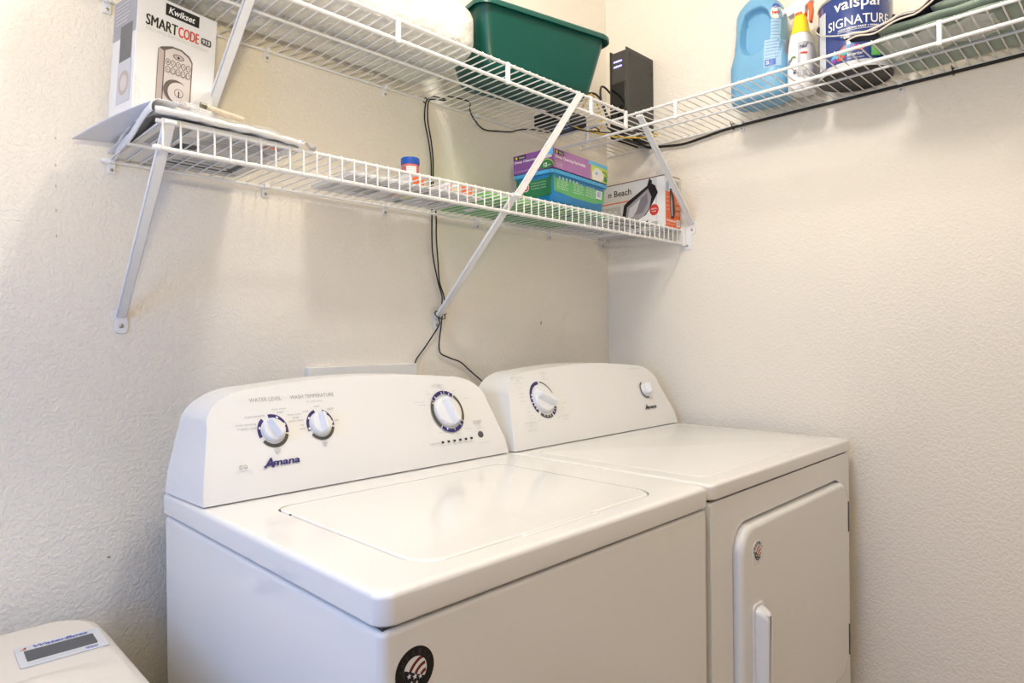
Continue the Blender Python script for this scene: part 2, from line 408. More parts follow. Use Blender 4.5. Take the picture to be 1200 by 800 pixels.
# top deck with the lid opening
LD = (-1.404, -.768, -.900, -.378)
outer = rrect(WX0, WYF, WX1, WYB, (.020, .020, .004, .004), 6); g_ = .0025
inner = rrect(LD[0]-g_, LD[1]-g_, LD[2]+g_, LD[3]+g_, (.045, .045, .03, .03), 8)
bm = B()
def ringv(o, z): return [bm.verts.new((a, b_, z)) for a, b_ in o]
def shrink(o, d, c): return [(a+(d if a < c[0] else -d), b_+(d if b_ < c[1] else -d)) for a, b_ in o]
cc = ((WX0+WX1)/2, (WYF+WYB)/2)
R0 = ringv(shrink(outer, .002, cc), WL); R1 = ringv(outer, WL+.003); R2 = ringv(outer, WZ-.008)
R3 = ringv(shrink(outer, .0012, cc), WZ-.004); R4 = ringv(shrink(outer, .004, cc), WZ-.0012); R5 = ringv(shrink(outer, .009, cc), WZ)
for a, b_ in ((R0, R1), (R1, R2), (R2, R3), (R3, R4), (R4, R5)):
    for i in range(len(a)): bm.faces.new((a[i], a[(i+1) % len(a)], b_[(i+1) % len(a)], b_[i]))
bm.faces.new(R0[::-1])
I0 = ringv(inner, WZ); I1 = ringv(inner, WZ-.012)
es = [bm.edges.get((r[i], r[(i+1) % len(r)])) or bm.edges.new((r[i], r[(i+1) % len(r)])) for r in (R5, I0) for i in range(len(r))]
bmesh.ops.triangle_fill(bm, use_beauty=True, use_dissolve=False, edges=es)
for i in range(len(I0)): bm.faces.new((I0[i], I0[(i+1) % len(I0)], I1[(i+1) % len(I0)], I1[i]))
bm.faces.new(I1)
deck = obj('top_deck', bm, ENAMEL, t, smooth=50)
lid_o = rrect(*LD, (.043, .043, .028, .028), 8)
lid_o = lid_o[:9]+[(x, LD[1]-.0018*math.sin(math.pi*k/8)**.5*1.0) for k, x in enumerate([-1.235+.02*j for j in range(9)])]+lid_o[9:]
bm = B(); lc = ((LD[0]+LD[2])/2, (LD[1]+LD[3])/2)
loft(bm, [[Vector((a, b_, WZ-.010)) for a, b_ in lid_o], [Vector((a, b_, WZ-.0015)) for a, b_ in lid_o],
          [Vector((a, b_, WZ+.0005)) for a, b_ in shrink(lid_o, .002, lc)], [Vector((a, b_, WZ+.0012)) for a, b_ in shrink(lid_o, .006, lc)]])
lid = obj('lid', bm, ENAMEL, t, smooth=50)
obj('finger_notch', loft(B(), [[Vector((a, b_, z)) for a, b_ in rrect(-1.238+i, -.778+i*.4, -1.072-i, -.767, .004+0*i, 4)] for i, z in ((0, WZ-.001), (.001, WZ+.0007), (.004, WZ+.0012))]), ENAMEL, lid, smooth=50)
for x in (-1.385, -1.36): obj('hinge_pin', lathe(B(), [(.0018, WZ-.002), (.0018, WZ+.001)], (-1.4045, -.40+(x+1.385)*-1.4), 10), DARKGAP, t)
console(t, -1.4845, -.7965, WZ+.0022, 1.112, .020, .105, .062)
F = cface()
F.text('WATER LEVEL', -1.381, 1.0755, .060, .0068, GREYP)
F.text('WASH TEMPERATURE', -1.304, 1.0755, .090, .0068, GREYP)
F.text('all cold rinses', -1.274, 1.067, .034, .0042, LGREY)
def dial(F, cx, cz, r0, r1, segs):
    for a0, a1, m, *q in segs: F.arc(cx, cz, q[0]*r0 if q else r0, r1, a0, a1, m)
def tick(F, cx, cz, r0, r1, a, wd=.0022, m=WHITEP):
    c, s = math.cos(R(a)), math.sin(R(a))
    F.poly([(cx+c*r0-s*wd, cz+s*r0+c*wd), (cx+c*r0+s*wd, cz+s*r0-c*wd), (cx+c*r1+s*wd, cz+s*r1-c*wd), (cx+c*r1-s*wd, cz+s*r1+c*wd)], m)
K1, K2, K3 = (-1.3485, 1.024), (-1.2555, 1.026), (-.948, 1.024)
dial(F, *K1, .0225, .0285, ((202, 128, NAVY), (100, 82, NAVY), (82, -12, NAVY), (-18, -142, TAUPE)))
dial(F, *K2, .0225, .0280, ((202, 105, NAVY), (70, 45, TAUPE), (45, -8, NAVY), (-15, -142, TAUPE)))
for k, aa in ((K1, (165, 62, 22)), (K2, (193, 148, 52, 5))):
    for a in aa: tick(F, *k, .023, .0262, a)
for s_, x, z, w_ in (('auto sensing', -1.395, 1.049, .036), ('auto sensing', -1.413, 1.036, .036), ('+ extra rinse', -1.411, 1.030, .034), ('deep water', -1.344, 1.058, .028),
                     ('wash', -1.336, 1.0525, .013), ('deep water', -1.317, 1.046, .028), ('wash', -1.309, 1.0405, .013), ('extra rinse', -1.317, 1.035, .028),
                     ('cool', -1.262, 1.0575, .011), ('cold', -1.287, 1.050, .011), ('tap', -1.297, 1.026, .008), ('cold', -1.299, 1.020, .011), ('warm', -1.236, 1.050, .013), ('hot', -1.225, 1.029, .008)):
    F.text(s_, x, z, w_, .0036, GREYP)
for q in (K1, K2): F.poly([(q[0]-.006, q[1]-.033), (q[0]+.006, q[1]-.033), (q[0], q[1]-.040)], LGREY)
logo(F, -1.379, .9655, .070, .0150, NAVY)
F.arc(-1.417, .9705, .0022, .0034, 20, 320, GREYP); F.arc(-1.410, .9705, .0022, .0034, 200, 500, GREYP)
F.text('high efficiency', -1.428, .9620, .030, .0030, LGREY)
dial(F, *K3, .0370, .0445, ((140, 86, NAVY), (83, 52, NAVY), (48, -32, TAUPE, 1.06), (-36, -130, NAVY), (-134, -216, TAUPE)))
for a in (128, 96, 66, 150, -50, -82, -112): tick(F, *K3, .036, .0415, a, .0013)
F.text('NORMAL', -.973, 1.0785, .034, .0050, LGREY, .004)
for s_, x, z, w_ in (('regular', -.955, 1.0705, .016), ('light', -.995, 1.062, .014), ('heavy', -.92, 1.064, .014), ('casual', -.895, 1.046, .016), ('bulky items', -1.032, 1.046, .028), ('& sheets', -1.022, 1.040, .020),
                     ('delicates', -.990, .980, .022), ('rinse & spin', -.96, .974, .034), ('drain', -.915, .981, .020)):
    F.text(s_, x, z, w_, .0036, LGREY)
F.text('START', -.886, .9905, .026, .0066, GREYP, .01); F.text('hold 3', -.880, .9845, .012, .0030, LGREY); F.text('seconds', -.882, .9800, .018, .0030, LGREY)
F.text('press twice', -.885, .9470, .032, .0034, LGREY); F.text('indicator', -1.020, .9600, .026, .0036, GREYP)
for k in range(6):
    F.rect(-.990+.0163*k, .9595, -.990+.0163*k+.0070, .9640, BLACKP)
    F.text(('sensing', 'fill', 'wash', 'rinse', 'spin', 'done')[k], -.991+.0163*k, .9530, .010, .0028, LGREY)
F.build(t, 'dial_print')
knob(t, *K1, .0205, R(118)); knob(t, *K2, .0205, R(95)); knob(t, *K3, .0345, R(-75))
M_ = Matrix(((1, FV.x, FN.x, 0), (0, FV.y, FN.y, 0), (0, FV.z, FN.z, 0), (0, 0, 0, 1))); M_.translation = cpt(-.8715, .9675)
obj('start_button', lathe(B(), [(.0075, 0), (.0075, .0015), (.0062, .0025), (.002, .0027)], seg=24, M=M_), mat('button_grey', (.09, .085, .085), .4), t, smooth=40)
# ---- round flag stickers
def star(F, cx, cy, r, m, rot=90):
    F.poly([(cx+(r if k % 2 == 0 else r*.4)*math.cos(R(rot+36*k)), cy+(r if k % 2 == 0 else r*.4)*math.sin(R(rot+36*k))) for k in range(10)], m)
def flag_sticker(name_label, x, y, z, r, ground, ink):
    s = thing('round_sticker', name_label, 'sticker', (x, y, z))
    obj('backing', prism(B(), [(x+r*math.cos(2*math.pi*k/40), z+r*math.sin(2*math.pi*k/40)) for k in range(40)], lambda a, b_: Vector((a, y, b_)), lambda a, b_: Vector((a, y-.0006, b_))), ground, s)
    F = Face((x, y-.0006, z), (1, 0, 0), (0, 0, 1))
    r2 = r*.60; dk = mat('sticker_navy', (.008, .008, .02), .35); F.disc(0, 0, r2, WHITEP)
    # red stripes bending across the upper half
    for k, q in enumerate((.95, .50, .05)):
        pts = []
        for i in range(9):
            a = R(150-i*13); rr = r2*1.55*(1-k*.0); px, py = -r2*.35+i*.14*r2, 0
        cxx, cyy = r2*.95, -r2*.75
        ro, ri = r2*(1.72-.0-k*.52), r2*(1.72-k*.52-.24)
        arcp = [(cxx+ro*math.cos(R(q2)), cyy+ro*math.sin(R(q2))) for q2 in range(95, 166, 7)]+[(cxx+ri*math.cos(R(q2)), cyy+ri*math.sin(R(q2))) for q2 in range(165, 94, -7)]
        arcp = [(a, b_) if math.hypot(a, b_) < r2 else (a*r2/math.hypot(a, b_), b_*r2/math.hypot(a, b_)) for a, b_ in arcp]
        F.poly(arcp, mat('sticker_red', (.16, .015, .012), .35) if ground is BLACKP else REDP)
    lo_ = [(r2*math.cos(R(a)), r2*math.sin(R(a))) for a in range(162, 325, 7)]
    F.poly(lo_, dk)
    for sx, sy, sr in ((-.55, -.22, .22), (-.05, -.38, .24), (.42, -.52, .20), (-.35, -.72, .15), (.1, -.82, .13)): star(F, sx*r2, sy*r2, sr*r2, WHITEP)
    F.ring_text('AMERICA', 0, 0, r*.79, r*.24, ink, 97, 23)
    F.build(s, 'flag_print')
flag_sticker('round black flag sticker on the washing machine front panel', -1.4440, WYF+.004, .8215, .0260, BLACKP, mat('dim_ink', (.05, .04, .045), .3))

# ---- dryer
DX0, DX1, DYF, DZ, DL_ = -.7815, -.0440, -.8065, .9150, .8855
t = thing('clothes_dryer', 'white front-loading clothes dryer in the corner, right of the washer', 'dryer', ((DX0+DX1)/2, (DYF+WYB)/2, 0))
appliance_body(t, DX0, DX1, DYF, WYB, DZ, DL_, True)
bm = B(); outer = rrect(DX0, DYF, DX1, WYB, (.014, .014, .004, .004), 6); cc = ((DX0+DX1)/2, (DYF+WYB)/2)
loft(bm, [[Vector((a, b_, z)) for a, b_ in shrink(outer, d, cc)] for d, z in ((.002, DL_), (0, DL_+.003), (0, DZ-.007), (.0012, DZ-.003), (.004, DZ-.0009), (.009, DZ))])
obj('top_deck', bm, ENAMEL, t, smooth=50)
bm = B(); io = rrect(-.735, -.765, -.075, -.325, .03, 6)
loft(bm, [[Vector((a, b_, z)) for a, b_ in shrink(io, d, cc)] for d, z in ((0, DZ-.001), (.0015, DZ+.0006), (.004, DZ+.0009))])
obj('raised_top_field', bm, ENAMEL, t, smooth=50)
# front panel with door recess
DO = (-.690, .333, -.099, .8165)
outer = rrect(DX0+.003, .03, DX1-.003, DL_-.0045, (.002, .002, .008, .008), 5)
gapo = rrect(DO[0]-.006, DO[1]-.005, DO[2]+.0025, DO[3]+.006, .055, 10)
bm = plate_hole(outer, gapo, lambda a, b_: Vector((a, DYF+.004, b_)))
yy = DYF+.004
def strip(o, y0, y1):
    a = [bm.verts.new((p, y0, q)) for p, q in o]; b_ = [bm.verts.new((p, y1, q)) for p, q in o]
    for i in range(len(a)): bm.faces.new((a[i], a[(i+1) % len(a)], b_[(i+1) % len(a)], b_[i]))
    return b_
strip(outer, yy, yy+.02); bk = strip(gapo, yy, yy+.014); bm.faces.new(bk)
bmesh.ops.remove_doubles(bm, verts=bm.verts[:], dist=1e-5)
obj('front_panel', bm, ENAMEL, t, bevel=(.0015, 2))
do = rrect(*DO, .05, 10); dc = ((DO[0]+DO[2])/2, (DO[1]+DO[3])/2)
bm = B(); loft(bm, [[Vector((a, y, b_)) for a, b_ in shrink(do, d, dc)] for d, y in ((.0, yy+.012), (0, yy-.007), (.0015, yy-.012), (.005, yy-.0155), (.010, yy-.017))])
door = obj('door', bm, ENAMEL, t, smooth=60)
DYS = yy-.017
hx0, hx1 = -.645, -.607
bm = B(); loft(bm, [[Vector((a, y, b_)) for a, b_ in rrect(hx0+i, .40+i, hx1-i, .655-i*1.6, (.004, .004, .012, .012), 5)] for i, y in ((0, DYS), (.001, DYS-.010), (.004, DYS-.020), (.008, DYS-.026))])
obj('handle', bm, KNOB, door, bevel=(.002, 3))
obj('handle_backplate', prism(B(), rrect(hx0-.006, .395, hx1+.004, .662, .012, 5), lambda a, b_: Vector((a, DYS+.001, b_)), lambda a, b_: Vector((a, DYS-.004, b_))), KNOB, door, bevel=(.002, 2))
for z0, z1 in ((.688, .764), (.377, .454)):
    obj('hinge', bx(-.1050, DYS-.0012, z0, -.1005, DYS+.012, z1), mat('hinge_steel', (.16, .17, .18), .4, metal=.7), door, bevel=(.0008, 1))
obj('door_screw', lathe(B(), [(.0042, 0), (.0042, .0015), (.002, .002)], seg=14, M=Matrix.Translation((DO[0]+.006, yy-.0125, .733)) @ Matrix.Rotation(R(90), 4, 'X') @ Matrix.Rotation(R(-30), 4, 'Y')), DARKGAP, door, smooth=40)
console(t, -.7775, -.0480, DZ+.0022, 1.112, .028, .105, .062)
F = cface(); K4, K5 = (-.629, 1.0275), (-.170, 1.024)
dial(F, *K4, .0380, .0460, ((185, 90, NAVY), (82, 18, TAUPE, 1.12), (4, -22, TAUPE), (-28, -62, NAVY), (-68, -128, TAUPE), (-138, -172, NAVY)))
for a in (172, 160, -150, -162, -80, -95, -110, -38, -50): tick(F, *K4, .037, .0425, a, .0014)
for s_, x, z, w_, h_ in (('AUTOMATIC', -.722, 1.083, .046, .0045), ('DRY', -.706, 1.077, .014, .004), ('more dry', -.712, 1.070, .026, .0034), ('TIMED', -.612, 1.0905, .024, .0045), ('DRY', -.606, 1.083, .012, .004), ('minutes', -.612, 1.076, .024, .0034),
                         ('heavy', -.708, 1.058, .016, .0032), ('normal', -.712, 1.045, .018, .0032), ('normal dry', -.716, 1.036, .022, .0032), ('less dry', -.716, 1.026, .024, .0032), ('off', -.699, 1.010, .008, .0032), ('wrinkle', -.706, 1.0, .018, .0032),
                         ('prevent', -.700, .991, .018, .0032), ('less dry', -.704, .983, .026, .0032), ('normal', -.675, .978, .018, .0032), ('AUTOMATIC', -.725, .974, .044, .0045), ('DRY', -.71, .966, .012, .004), ('DELICATE', -.718, .957, .030, .004),
                         ('AIR DRY', -.585, .980, .030, .004), ('minutes', -.58, .972, .022, .0034), ('off', -.60, .978, .008, .0032), ('20', -.573, 1.000, .008, .0032), ('cool down', -.575, 1.012, .028, .0034), ('40', -.585, 1.04, .006, .0032), ('60', -.60, 1.062, .006, .0032)):
    F.text(s_, x, z, w_, h_, LGREY)
F.text('wrinkle prevent', -.222, 1.0865, .066, .0044, LGREY)
dial(F, *K5, .0205, .0245, ((105, 290, TAUPE),))
F.poly([(-.155, 1.0), (-.150, 1.004), (-.150, .998)], LGREY)
logo(F, -.206, .9690, .064, .0135, BLACKP)
F.build(t, 'dial_print')
knob(t, *K4, .0345, R(-28)); knob(t, *K5, .0185, R(80))
flag_sticker('small round white flag sticker on the dryer door', -.625, DYS, .7590, .0245, WHITEP, BLACKP)

# ---- outlet box cover on the wall behind the washer
t = thing('wall_box_cover', 'low white rectangular cover plate on the wall behind the washer', 'cover plate', (-1.0, 0, 1.0))
obj('frame', prism(B(), rrect(-1.152, .93, -.847, 1.124, .003, 3), lambda a, b_: Vector((a, 0, b_)), lambda a, b_: Vector((a, -.016, b_))), mat('box_plastic', (.87, .86, .83), .4), t, bevel=(.002, 2))
obj('recess_lip', prism(B(), rrect(-1.13, .95, -.869, 1.095, .003, 3), lambda a, b_: Vector((a, -.016, b_)), lambda a, b_: Vector((a, -.018, b_))), TRIM, t, bevel=(.001, 2))

# ---- water softener, bottom left
SOFT = mat('softener_plastic', (.76, .70, .62), .42, bump=(300, .05, .0004))
sx0, sx1, sy0, sy1, sz = -2.02, -1.575, -.56, -.060, .722
t = thing('water_softener', 'cream water softener with a small display, on the floor left of the washer', 'water softener', ((sx0+sx1)/2, (sy0+sy1)/2, 0))
def sring(z, d, r): return [Vector((a, b_, z)) for a, b_ in rrect(sx0+d, sy0+d, sx1-d, sy1-d, r, 8)]
obj('cabinet', loft(B(), [sring(0, .01, .05), sring(.05, .0, .05), sring(.60, 0, .06), sring(.628, .003, .06)]), SOFT, t, smooth=60)
lidr = []
for z, d, r in ((.630, .001, .06), (.632, -.003, .06), (.655, -.002, .06), (.682, .006, .07), (.704, .018, .07), (.717, .034, .06), (.722, .058, .05)):
    lidr.append([Vector((a, b_, z)) for a, b_ in rrect(sx0+d, sy0+d*1.2, sx1-d*.62, sy1-d*.35, r, 8)])
lidp = obj('lid', loft(B(), lidr), SOFT, t, smooth=60)
# moulded brow across the lid in front of the display
bw = grid(lambda u, v: Vector((-1.95+.345*u, -.36+.075*v+.030*math.sin(u*math.pi/1.3)-.02, .7215+.010*math.sin(math.pi*v)**1.5*min(1, (1-u)*4)*min(1, u*6))), 24, 10)
obj('moulded_brow', bw, SOFT, lidp, smooth=70)
pm = thing  # keep helper names short
P0 = Vector((-1.722, -.172, .7222)); U_ = Vector((.9985, -.035, 0)); V_ = Vector((.035, .9985, 0))
pan = B(); prism(pan, rrect(.010, -.068, .120, .013, .005, 4), lambda a, b_: P0+U_*a+V_*b_, lambda a, b_: P0+U_*a+V_*b_+Vector((0, 0, .0022)))
panel = obj('control_panel', pan, mat('panel_grey', (.66, .67, .70), .35), lidp, bevel=(.001, 2), label='pale grey control panel with dark display')
scr = B(); prism(scr, rrect(.020, -.051, .108, -.010, .002, 3), lambda a, b_: P0+U_*a+V_*b_+Vector((0, 0, .002)), lambda a, b_: P0+U_*a+V_*b_+Vector((0, 0, .0030)))
F = Face(P0+Vector((0, 0, .0023)), U_, V_)
F.text('WaterBoss', .030, -.004, .072, .0100, BLUEP, .03, .25)
F.poly([(.016, -.004), (.025, .004), (.021, .005), (.023, -.004)], ORANGEP)
F.text('900', .090, -.066, .016, .0075, BLUEP, .02); F.text('proflow demand water softener', .02, -.062, .062, .0030, GREYP)
F.build(panel)
# the display is a sub-part of the lid's panel: kept as a piece of the lid
obj('display', scr, mat('display_dark', (.07, .075, .085), .25), lidp)

# ------------------------------------------------------------------ wire shelves
ZU, ZUB, ZLO, ZLB = 1.8212, 1.7801, 1.5241, 1.4817
DU, DLW, DR = .3131, .3028, .3048
def rod(a, b_, r, seg=8): return tube(B(), [a, b_], r, seg)
def end_cap(parent, p, ax, r=.0048):
    d = Vector(ax)*.012; obj('end_cap', tube(B(), [Vector(p)-d*.5, Vector(p)+d*.2, Vector(p)+d*.45], [r, r, r*.6], 10), WIRE, parent, smooth=50)
def wall_clip(parent, x=None, y=None, z=0):
    bm = B(); M = Matrix.Translation((x, -.001, z)) if y is None else Matrix.Translation((-.001, y, z)) @ Matrix.Rotation(R(-90), 4, 'Z')
    box(bm, -.007, -.004, -.022, .007, .001, .008, M); box(bm, -.006, -.016, -.004, .006, -.004, .006, M)
    c = obj('wall_clip', bm, WIRE, parent, bevel=(.0015, 2))
    obj('screw', lathe(B(), [(.003, 0), (.003, .0015), (.0015, .002)], seg=10, M=M @ Matrix.Translation((0, -.004, -.015)) @ Matrix.Rotation(R(90), 4, 'X')), SCREW, c)
def wires(parent, mesh_bm, n, step, first, ax):
    o = obj('deck_wire', mesh_bm, WIRE, parent, smooth=60); me = o.data
    for k in range(1, n):
        c = o.copy(); COL.objects.link(c); c.parent = parent; c.location = Vector(ax)*step*k
# lower shelf
LX0, LX1 = -1.548, -.012
t = thing('wire_shelf', 'lower white wire shelf on the back wall with a ladder-like front lip', 'shelf', (LX0, 0, ZLO), group=None)
obj('back_rail', rod((LX0, -.008, ZLO-.004), (LX1, -.008, ZLO-.004), .0032), WIRE, t, smooth=60)
obj('middle_rail', rod((LX0, -.155, ZLO-.0045), (LX1, -.155, ZLO-.0045), .003), WIRE, t, smooth=60)
obj('front_top_rail', rod((LX0, -DLW, ZLO-.001), (LX1, -DLW, ZLO-.001), .0036), WIRE, t, smooth=60)
obj('front_bottom_rail', rod((LX0, -DLW, ZLB), (LX1, -DLW, ZLB), .0038), WIRE, t, smooth=60)
wires(t, tube(B(), smooth_path([(LX0+.008, -.002, ZLO), (LX0+.008, -.15, ZLO), (LX0+.008, -DLW+.004, ZLO)], 2)+[Vector((LX0+.008, -DLW-.003, ZLO+.0022)), Vector((LX0+.008, -DLW-.0048, ZLO-.003)), Vector((LX0+.008, -DLW-.0045, ZLB-.003))], .0016, 6), 60, .02565, 0, (1, 0, 0))
for x in (-1.536, -1.242, -.933, -.622, -.312, -.036): wall_clip(t, x, None, ZLO-.004)
end_cap(t, (LX0, -DLW, ZLB), (-1, 0, 0), .005); end_cap(t, (LX0, -.008, ZLO-.004), (-1, 0, 0), .005)
eb = B(); box(eb, -.020, -.312, 1.474, -.004, -.292, 1.530); box(eb, -.004, -.330, 1.462, -.0005, -.290, 1.530)
eb = obj('end_bracket', eb, WIRE, t, bevel=(.002, 2))
obj('screw', lathe(B(), [(.0035, 0), (.0035, .002)], seg=10, M=Matrix.Translation((-.004, -.315, 1.475)) @ Matrix.Rotation(R(-90), 4, 'Y')), SCREW, eb)
# upper shelf on the back wall
UX0, UX1 = -1.60, -.331
t = thing('wire_shelf', 'upper white wire shelf on the back wall, holding the green bin', 'shelf', (UX0, 0, ZU))
obj('back_rail', rod((UX0, -.008, ZU-.004), (-.318, -.008, ZU-.004), .0032), WIRE, t, smooth=60)
obj('middle_rail', rod((UX0, -.160, ZU-.0045), (-.40, -.160, ZU-.0045), .0032), WIRE, t, smooth=60)
obj('front_top_rail', rod((UX0, -DU, ZU-.001), (UX1, -DU, ZU-.001), .0038), WIRE, t, smooth=60)
obj('front_bottom_rail', rod((UX0, -DU, ZUB), (UX1, -DU, ZUB), .0042), WIRE, t, smooth=60)
wires(t, tube(B(), [(UX0+.008, -.002, ZU), (UX0+.008, -.16, ZU), (UX0+.008, -DU+.004, ZU), (UX0+.008, -DU-.002, ZU+.0028), (UX0+.008, -DU-.0045, ZU)], .0016, 6), 50, .0254, 0, (1, 0, 0))
for x in (-1.414, -1.108, -.802, -.492, -.334): obj('rail_link', bx(x-.0045, -DU-.0055, ZUB-.006, x+.0045, -DU+.003, ZU+.003), WIRE, t, bevel=(.0012, 2))
for x in (-1.54, -1.235, -.929, -.622, -.312): wall_clip(t, x, None, ZU-.004)
# shelf on the right wall
RY1 = -1.75
t = thing('wire_shelf', 'white wire shelf on the right wall, holding bottles and paint can', 'shelf', (0, -.01, ZU))
obj('back_rail', rod((-.008, -.006, ZU-.004), (-.008, RY1, ZU-.004), .0032), WIRE, t, smooth=60)
obj('middle_rail', rod((-.150, -.006, ZU-.0045), (-.150, RY1, ZU-.0045), .0032), WIRE, t, smooth=60)
obj('front_top_rail', rod((-DR, -.010, ZU-.001), (-DR, RY1, ZU-.001), .0038), WIRE, t, smooth=60)
obj('front_bottom_rail', rod((-DR, -.010, ZUB), (-DR, RY1, ZUB), .0042), WIRE, t, smooth=60)
wires(t, tube(B(), [(-.002, -.33, ZU), (-.15, -.33, ZU), (-DR+.004, -.33, ZU), (-DR-.002, -.33, ZU+.0028), (-DR-.0045, -.33, ZU)], .0016, 6), 56, .0254, 0, (0, -1, 0))
wires(t, tube(B(), [(-.002, -.0246, ZU), (-DR, -.0246, ZU)], .0016, 6), 12, .0254, 0, (0, -1, 0))
for y in (-.153, -.457, -1.066, -1.37): obj('rail_link', bx(-DR-.0055, y-.0045, ZUB-.006, -DR+.003, y+.0045, ZU+.003), WIRE, t, bevel=(.0012, 2))
for y in (-.50, -.92, -1.30): wall_clip(t, None, y, ZU-.004)

# ------------------------------------------------------------------ shelf braces
def brace(label, foot, top, ax):
    """ax: outward direction of the wall the foot is screwed to"""
    foot, top, n = Vector(foot), Vector(top), Vector(ax)
    t = thing('shelf_brace', label, 'bracket', tuple(foot), group=None)
    d = (top-foot).normalized(); s = d.cross(n).normalized(); q = d.cross(s).normalized()
    bm = B()
    p0, p1 = foot+n*.006, top+d*.012
    # folded channel: web and two flanges
    for a, b_, c, e in ((-.0085, .0085, -.0012, .0012), (-.0085, -.0065, -.0012, .008), (.0065, .0085, -.0012, .008)):
        vs_ = [bm.verts.new(p+s*x+q*y) for p in (p0, p1) for x, y in ((a, c), (b_, c), (b_, e), (a, e))]
        for f in ((0, 1, 2, 3), (7, 6, 5, 4), (0, 4, 5, 1), (1, 5, 6, 2), (2, 6, 7, 3), (3, 7, 4, 0)): bm.faces.new([vs_[i] for i in f])
    obj('strut', bm, BRACE, t, bevel=(.0008, 1))
    up = Vector((0, 0, 1)); sd = n.cross(up)
    fo = [(x, z) for x, z in rrect(-.0115, -.030, .0115, .014, (.008, .008, .003, .003), 4)]
    obj('foot_plate', prism(B(), fo, lambda a, b_: foot+sd*a+up*b_+n*.0005, lambda a, b_: foot+sd*a+up*b_+n*.0035), BRACE, t, bevel=(.0008, 1))
    M = Matrix.Translation(foot-up*.016+n*.0035) @ n.to_track_quat('Z', 'Y').to_matrix().to_4x4()
    obj('screw', lathe(B(), [(.0042, 0), (.0042, .0015), (.002, .0028)], seg=12, M=M), SCREW, t)
    obj('rail_hook', tube(B(), [top+d*.010-s*.009, top+d*.010+s*.009], .004, 8), BRACE, t, smooth=50)
    return t
Y_ = (0, -1, 0)
brace('white diagonal brace under the left end of the lower shelf', (-1.523, 0, 1.232), (-1.530, -.303, 1.515), Y_)
brace('white diagonal brace under the lower shelf, black cables tied to its foot', (-.771, 0, 1.240), (-.774, -.303, 1.515), Y_)
t = thing('shelf_brace', 'white diagonal strut tying the upper to the lower shelf before the purple box', 'bracket', (-.768, -.308, 1.53))
pa, pb_ = Vector((-.770, -.309, 1.518)), Vector((-.541, -.3215, 1.818)); dd = (pb_-pa).normalized(); ss = dd.cross(Vector((0, -1, 0))).normalized(); qq = dd.cross(ss).normalized()
bm = B()
for a, b_, c, e in ((-.0085, .0085, -.0012, .0012), (-.0085, -.0065, -.0012, .006), (.0065, .0085, -.0012, .006)):
    vs_ = [bm.verts.new(p+ss*x+qq*y) for p in (pa, pb_) for x, y in ((a, c), (b_, c), (b_, e), (a, e))]
    for f in ((0, 1, 2, 3), (7, 6, 5, 4), (0, 4, 5, 1), (1, 5, 6, 2), (2, 6, 7, 3), (3, 7, 4, 0)): bm.faces.new([vs_[i] for i in f])
obj('strut', bm, BRACE, t, bevel=(.0008, 1))
for p in (pa+dd*.008, pb_-dd*.006): obj('rail_hook', tube(B(), [p-ss*.009+Vector((0, .003, 0)), p+ss*.009+Vector((0, .003, 0))], .004, 8), BRACE, t, smooth=50)
brace('white diagonal brace of the upper shelf, right behind the white lock box', (-1.388, 0, 1.560), (-1.388, -.315, 1.808), Y_)
brace('white diagonal brace of the right-wall shelf, passing before the iron box', (0, -.331, 1.540), (-.306, -.345, 1.800), (-1, 0, 0))

# ------------------------------------------------------------------ lower shelf, left: papers, bag, lock box
Z0 = ZLO+.0018
PAPER = mat('white_paper', (.80, .79, .78), .55, bump=(25, .1, .003))
PLAST = mat('white_plastic_film', (.84, .83, .82), .32, bump=(45, .5, .004), trans=.15)
CLEARF = mat('clear_film', (.92, .92, .93), .18, bump=(60, .6, .004), alpha=.35)
# printed mailer lying on the wires, artwork face down
t = thing('printed_mailer', 'flat printed mailer under the lock box, seen through the wires', 'envelope', (-1.38, -.16, Z0))
obj('sheet', prism(B(), rrect(-1.535, -.298, -1.312, -.012, .004, 2), lambda a, b_: Vector((a, b_, Z0)), lambda a, b_: Vector((a, b_, Z0+.006))), PAPER, t, bevel=(.002, 2))
F = Face((-1.535, -.298, Z0), (0, 1, 0), (1, 0, 0))      # faces down
gr = mat('mailer_grey', (.42, .41, .41), .5); bk = mat('mailer_black', (.03, .03, .03), .45)
F.rect(.005, .01, .14, .05, gr); F.rect(.06, .045, .28, .218, mat('mailer_pale', (.62, .61, .60), .5)); F.rect(.10, .055, .13, .09, bk); F.rect(.12, .055, .24, .066, bk); F.rect(.235, .055, .246, .20, bk)
F.rect(.215, .08, .222, .20, bk); F.rect(.135, .185, .246, .197, bk); F.rect(.255, .05, .262, .215, gr)
for k in range(2): F.rect(.150, .09+.045*k, .175, .110+.045*k, mat('brick_print', (.45, .16, .10), .5)); F.rect(.190, .09+.04*k, .20, .12+.04*k, gr)
F.rect(.02, .17, .032, .195, ORANGEP)
for k in range(5): F.rect(.03+.012*k, .08, .034+.012*k, .2, gr)
F.build(t)
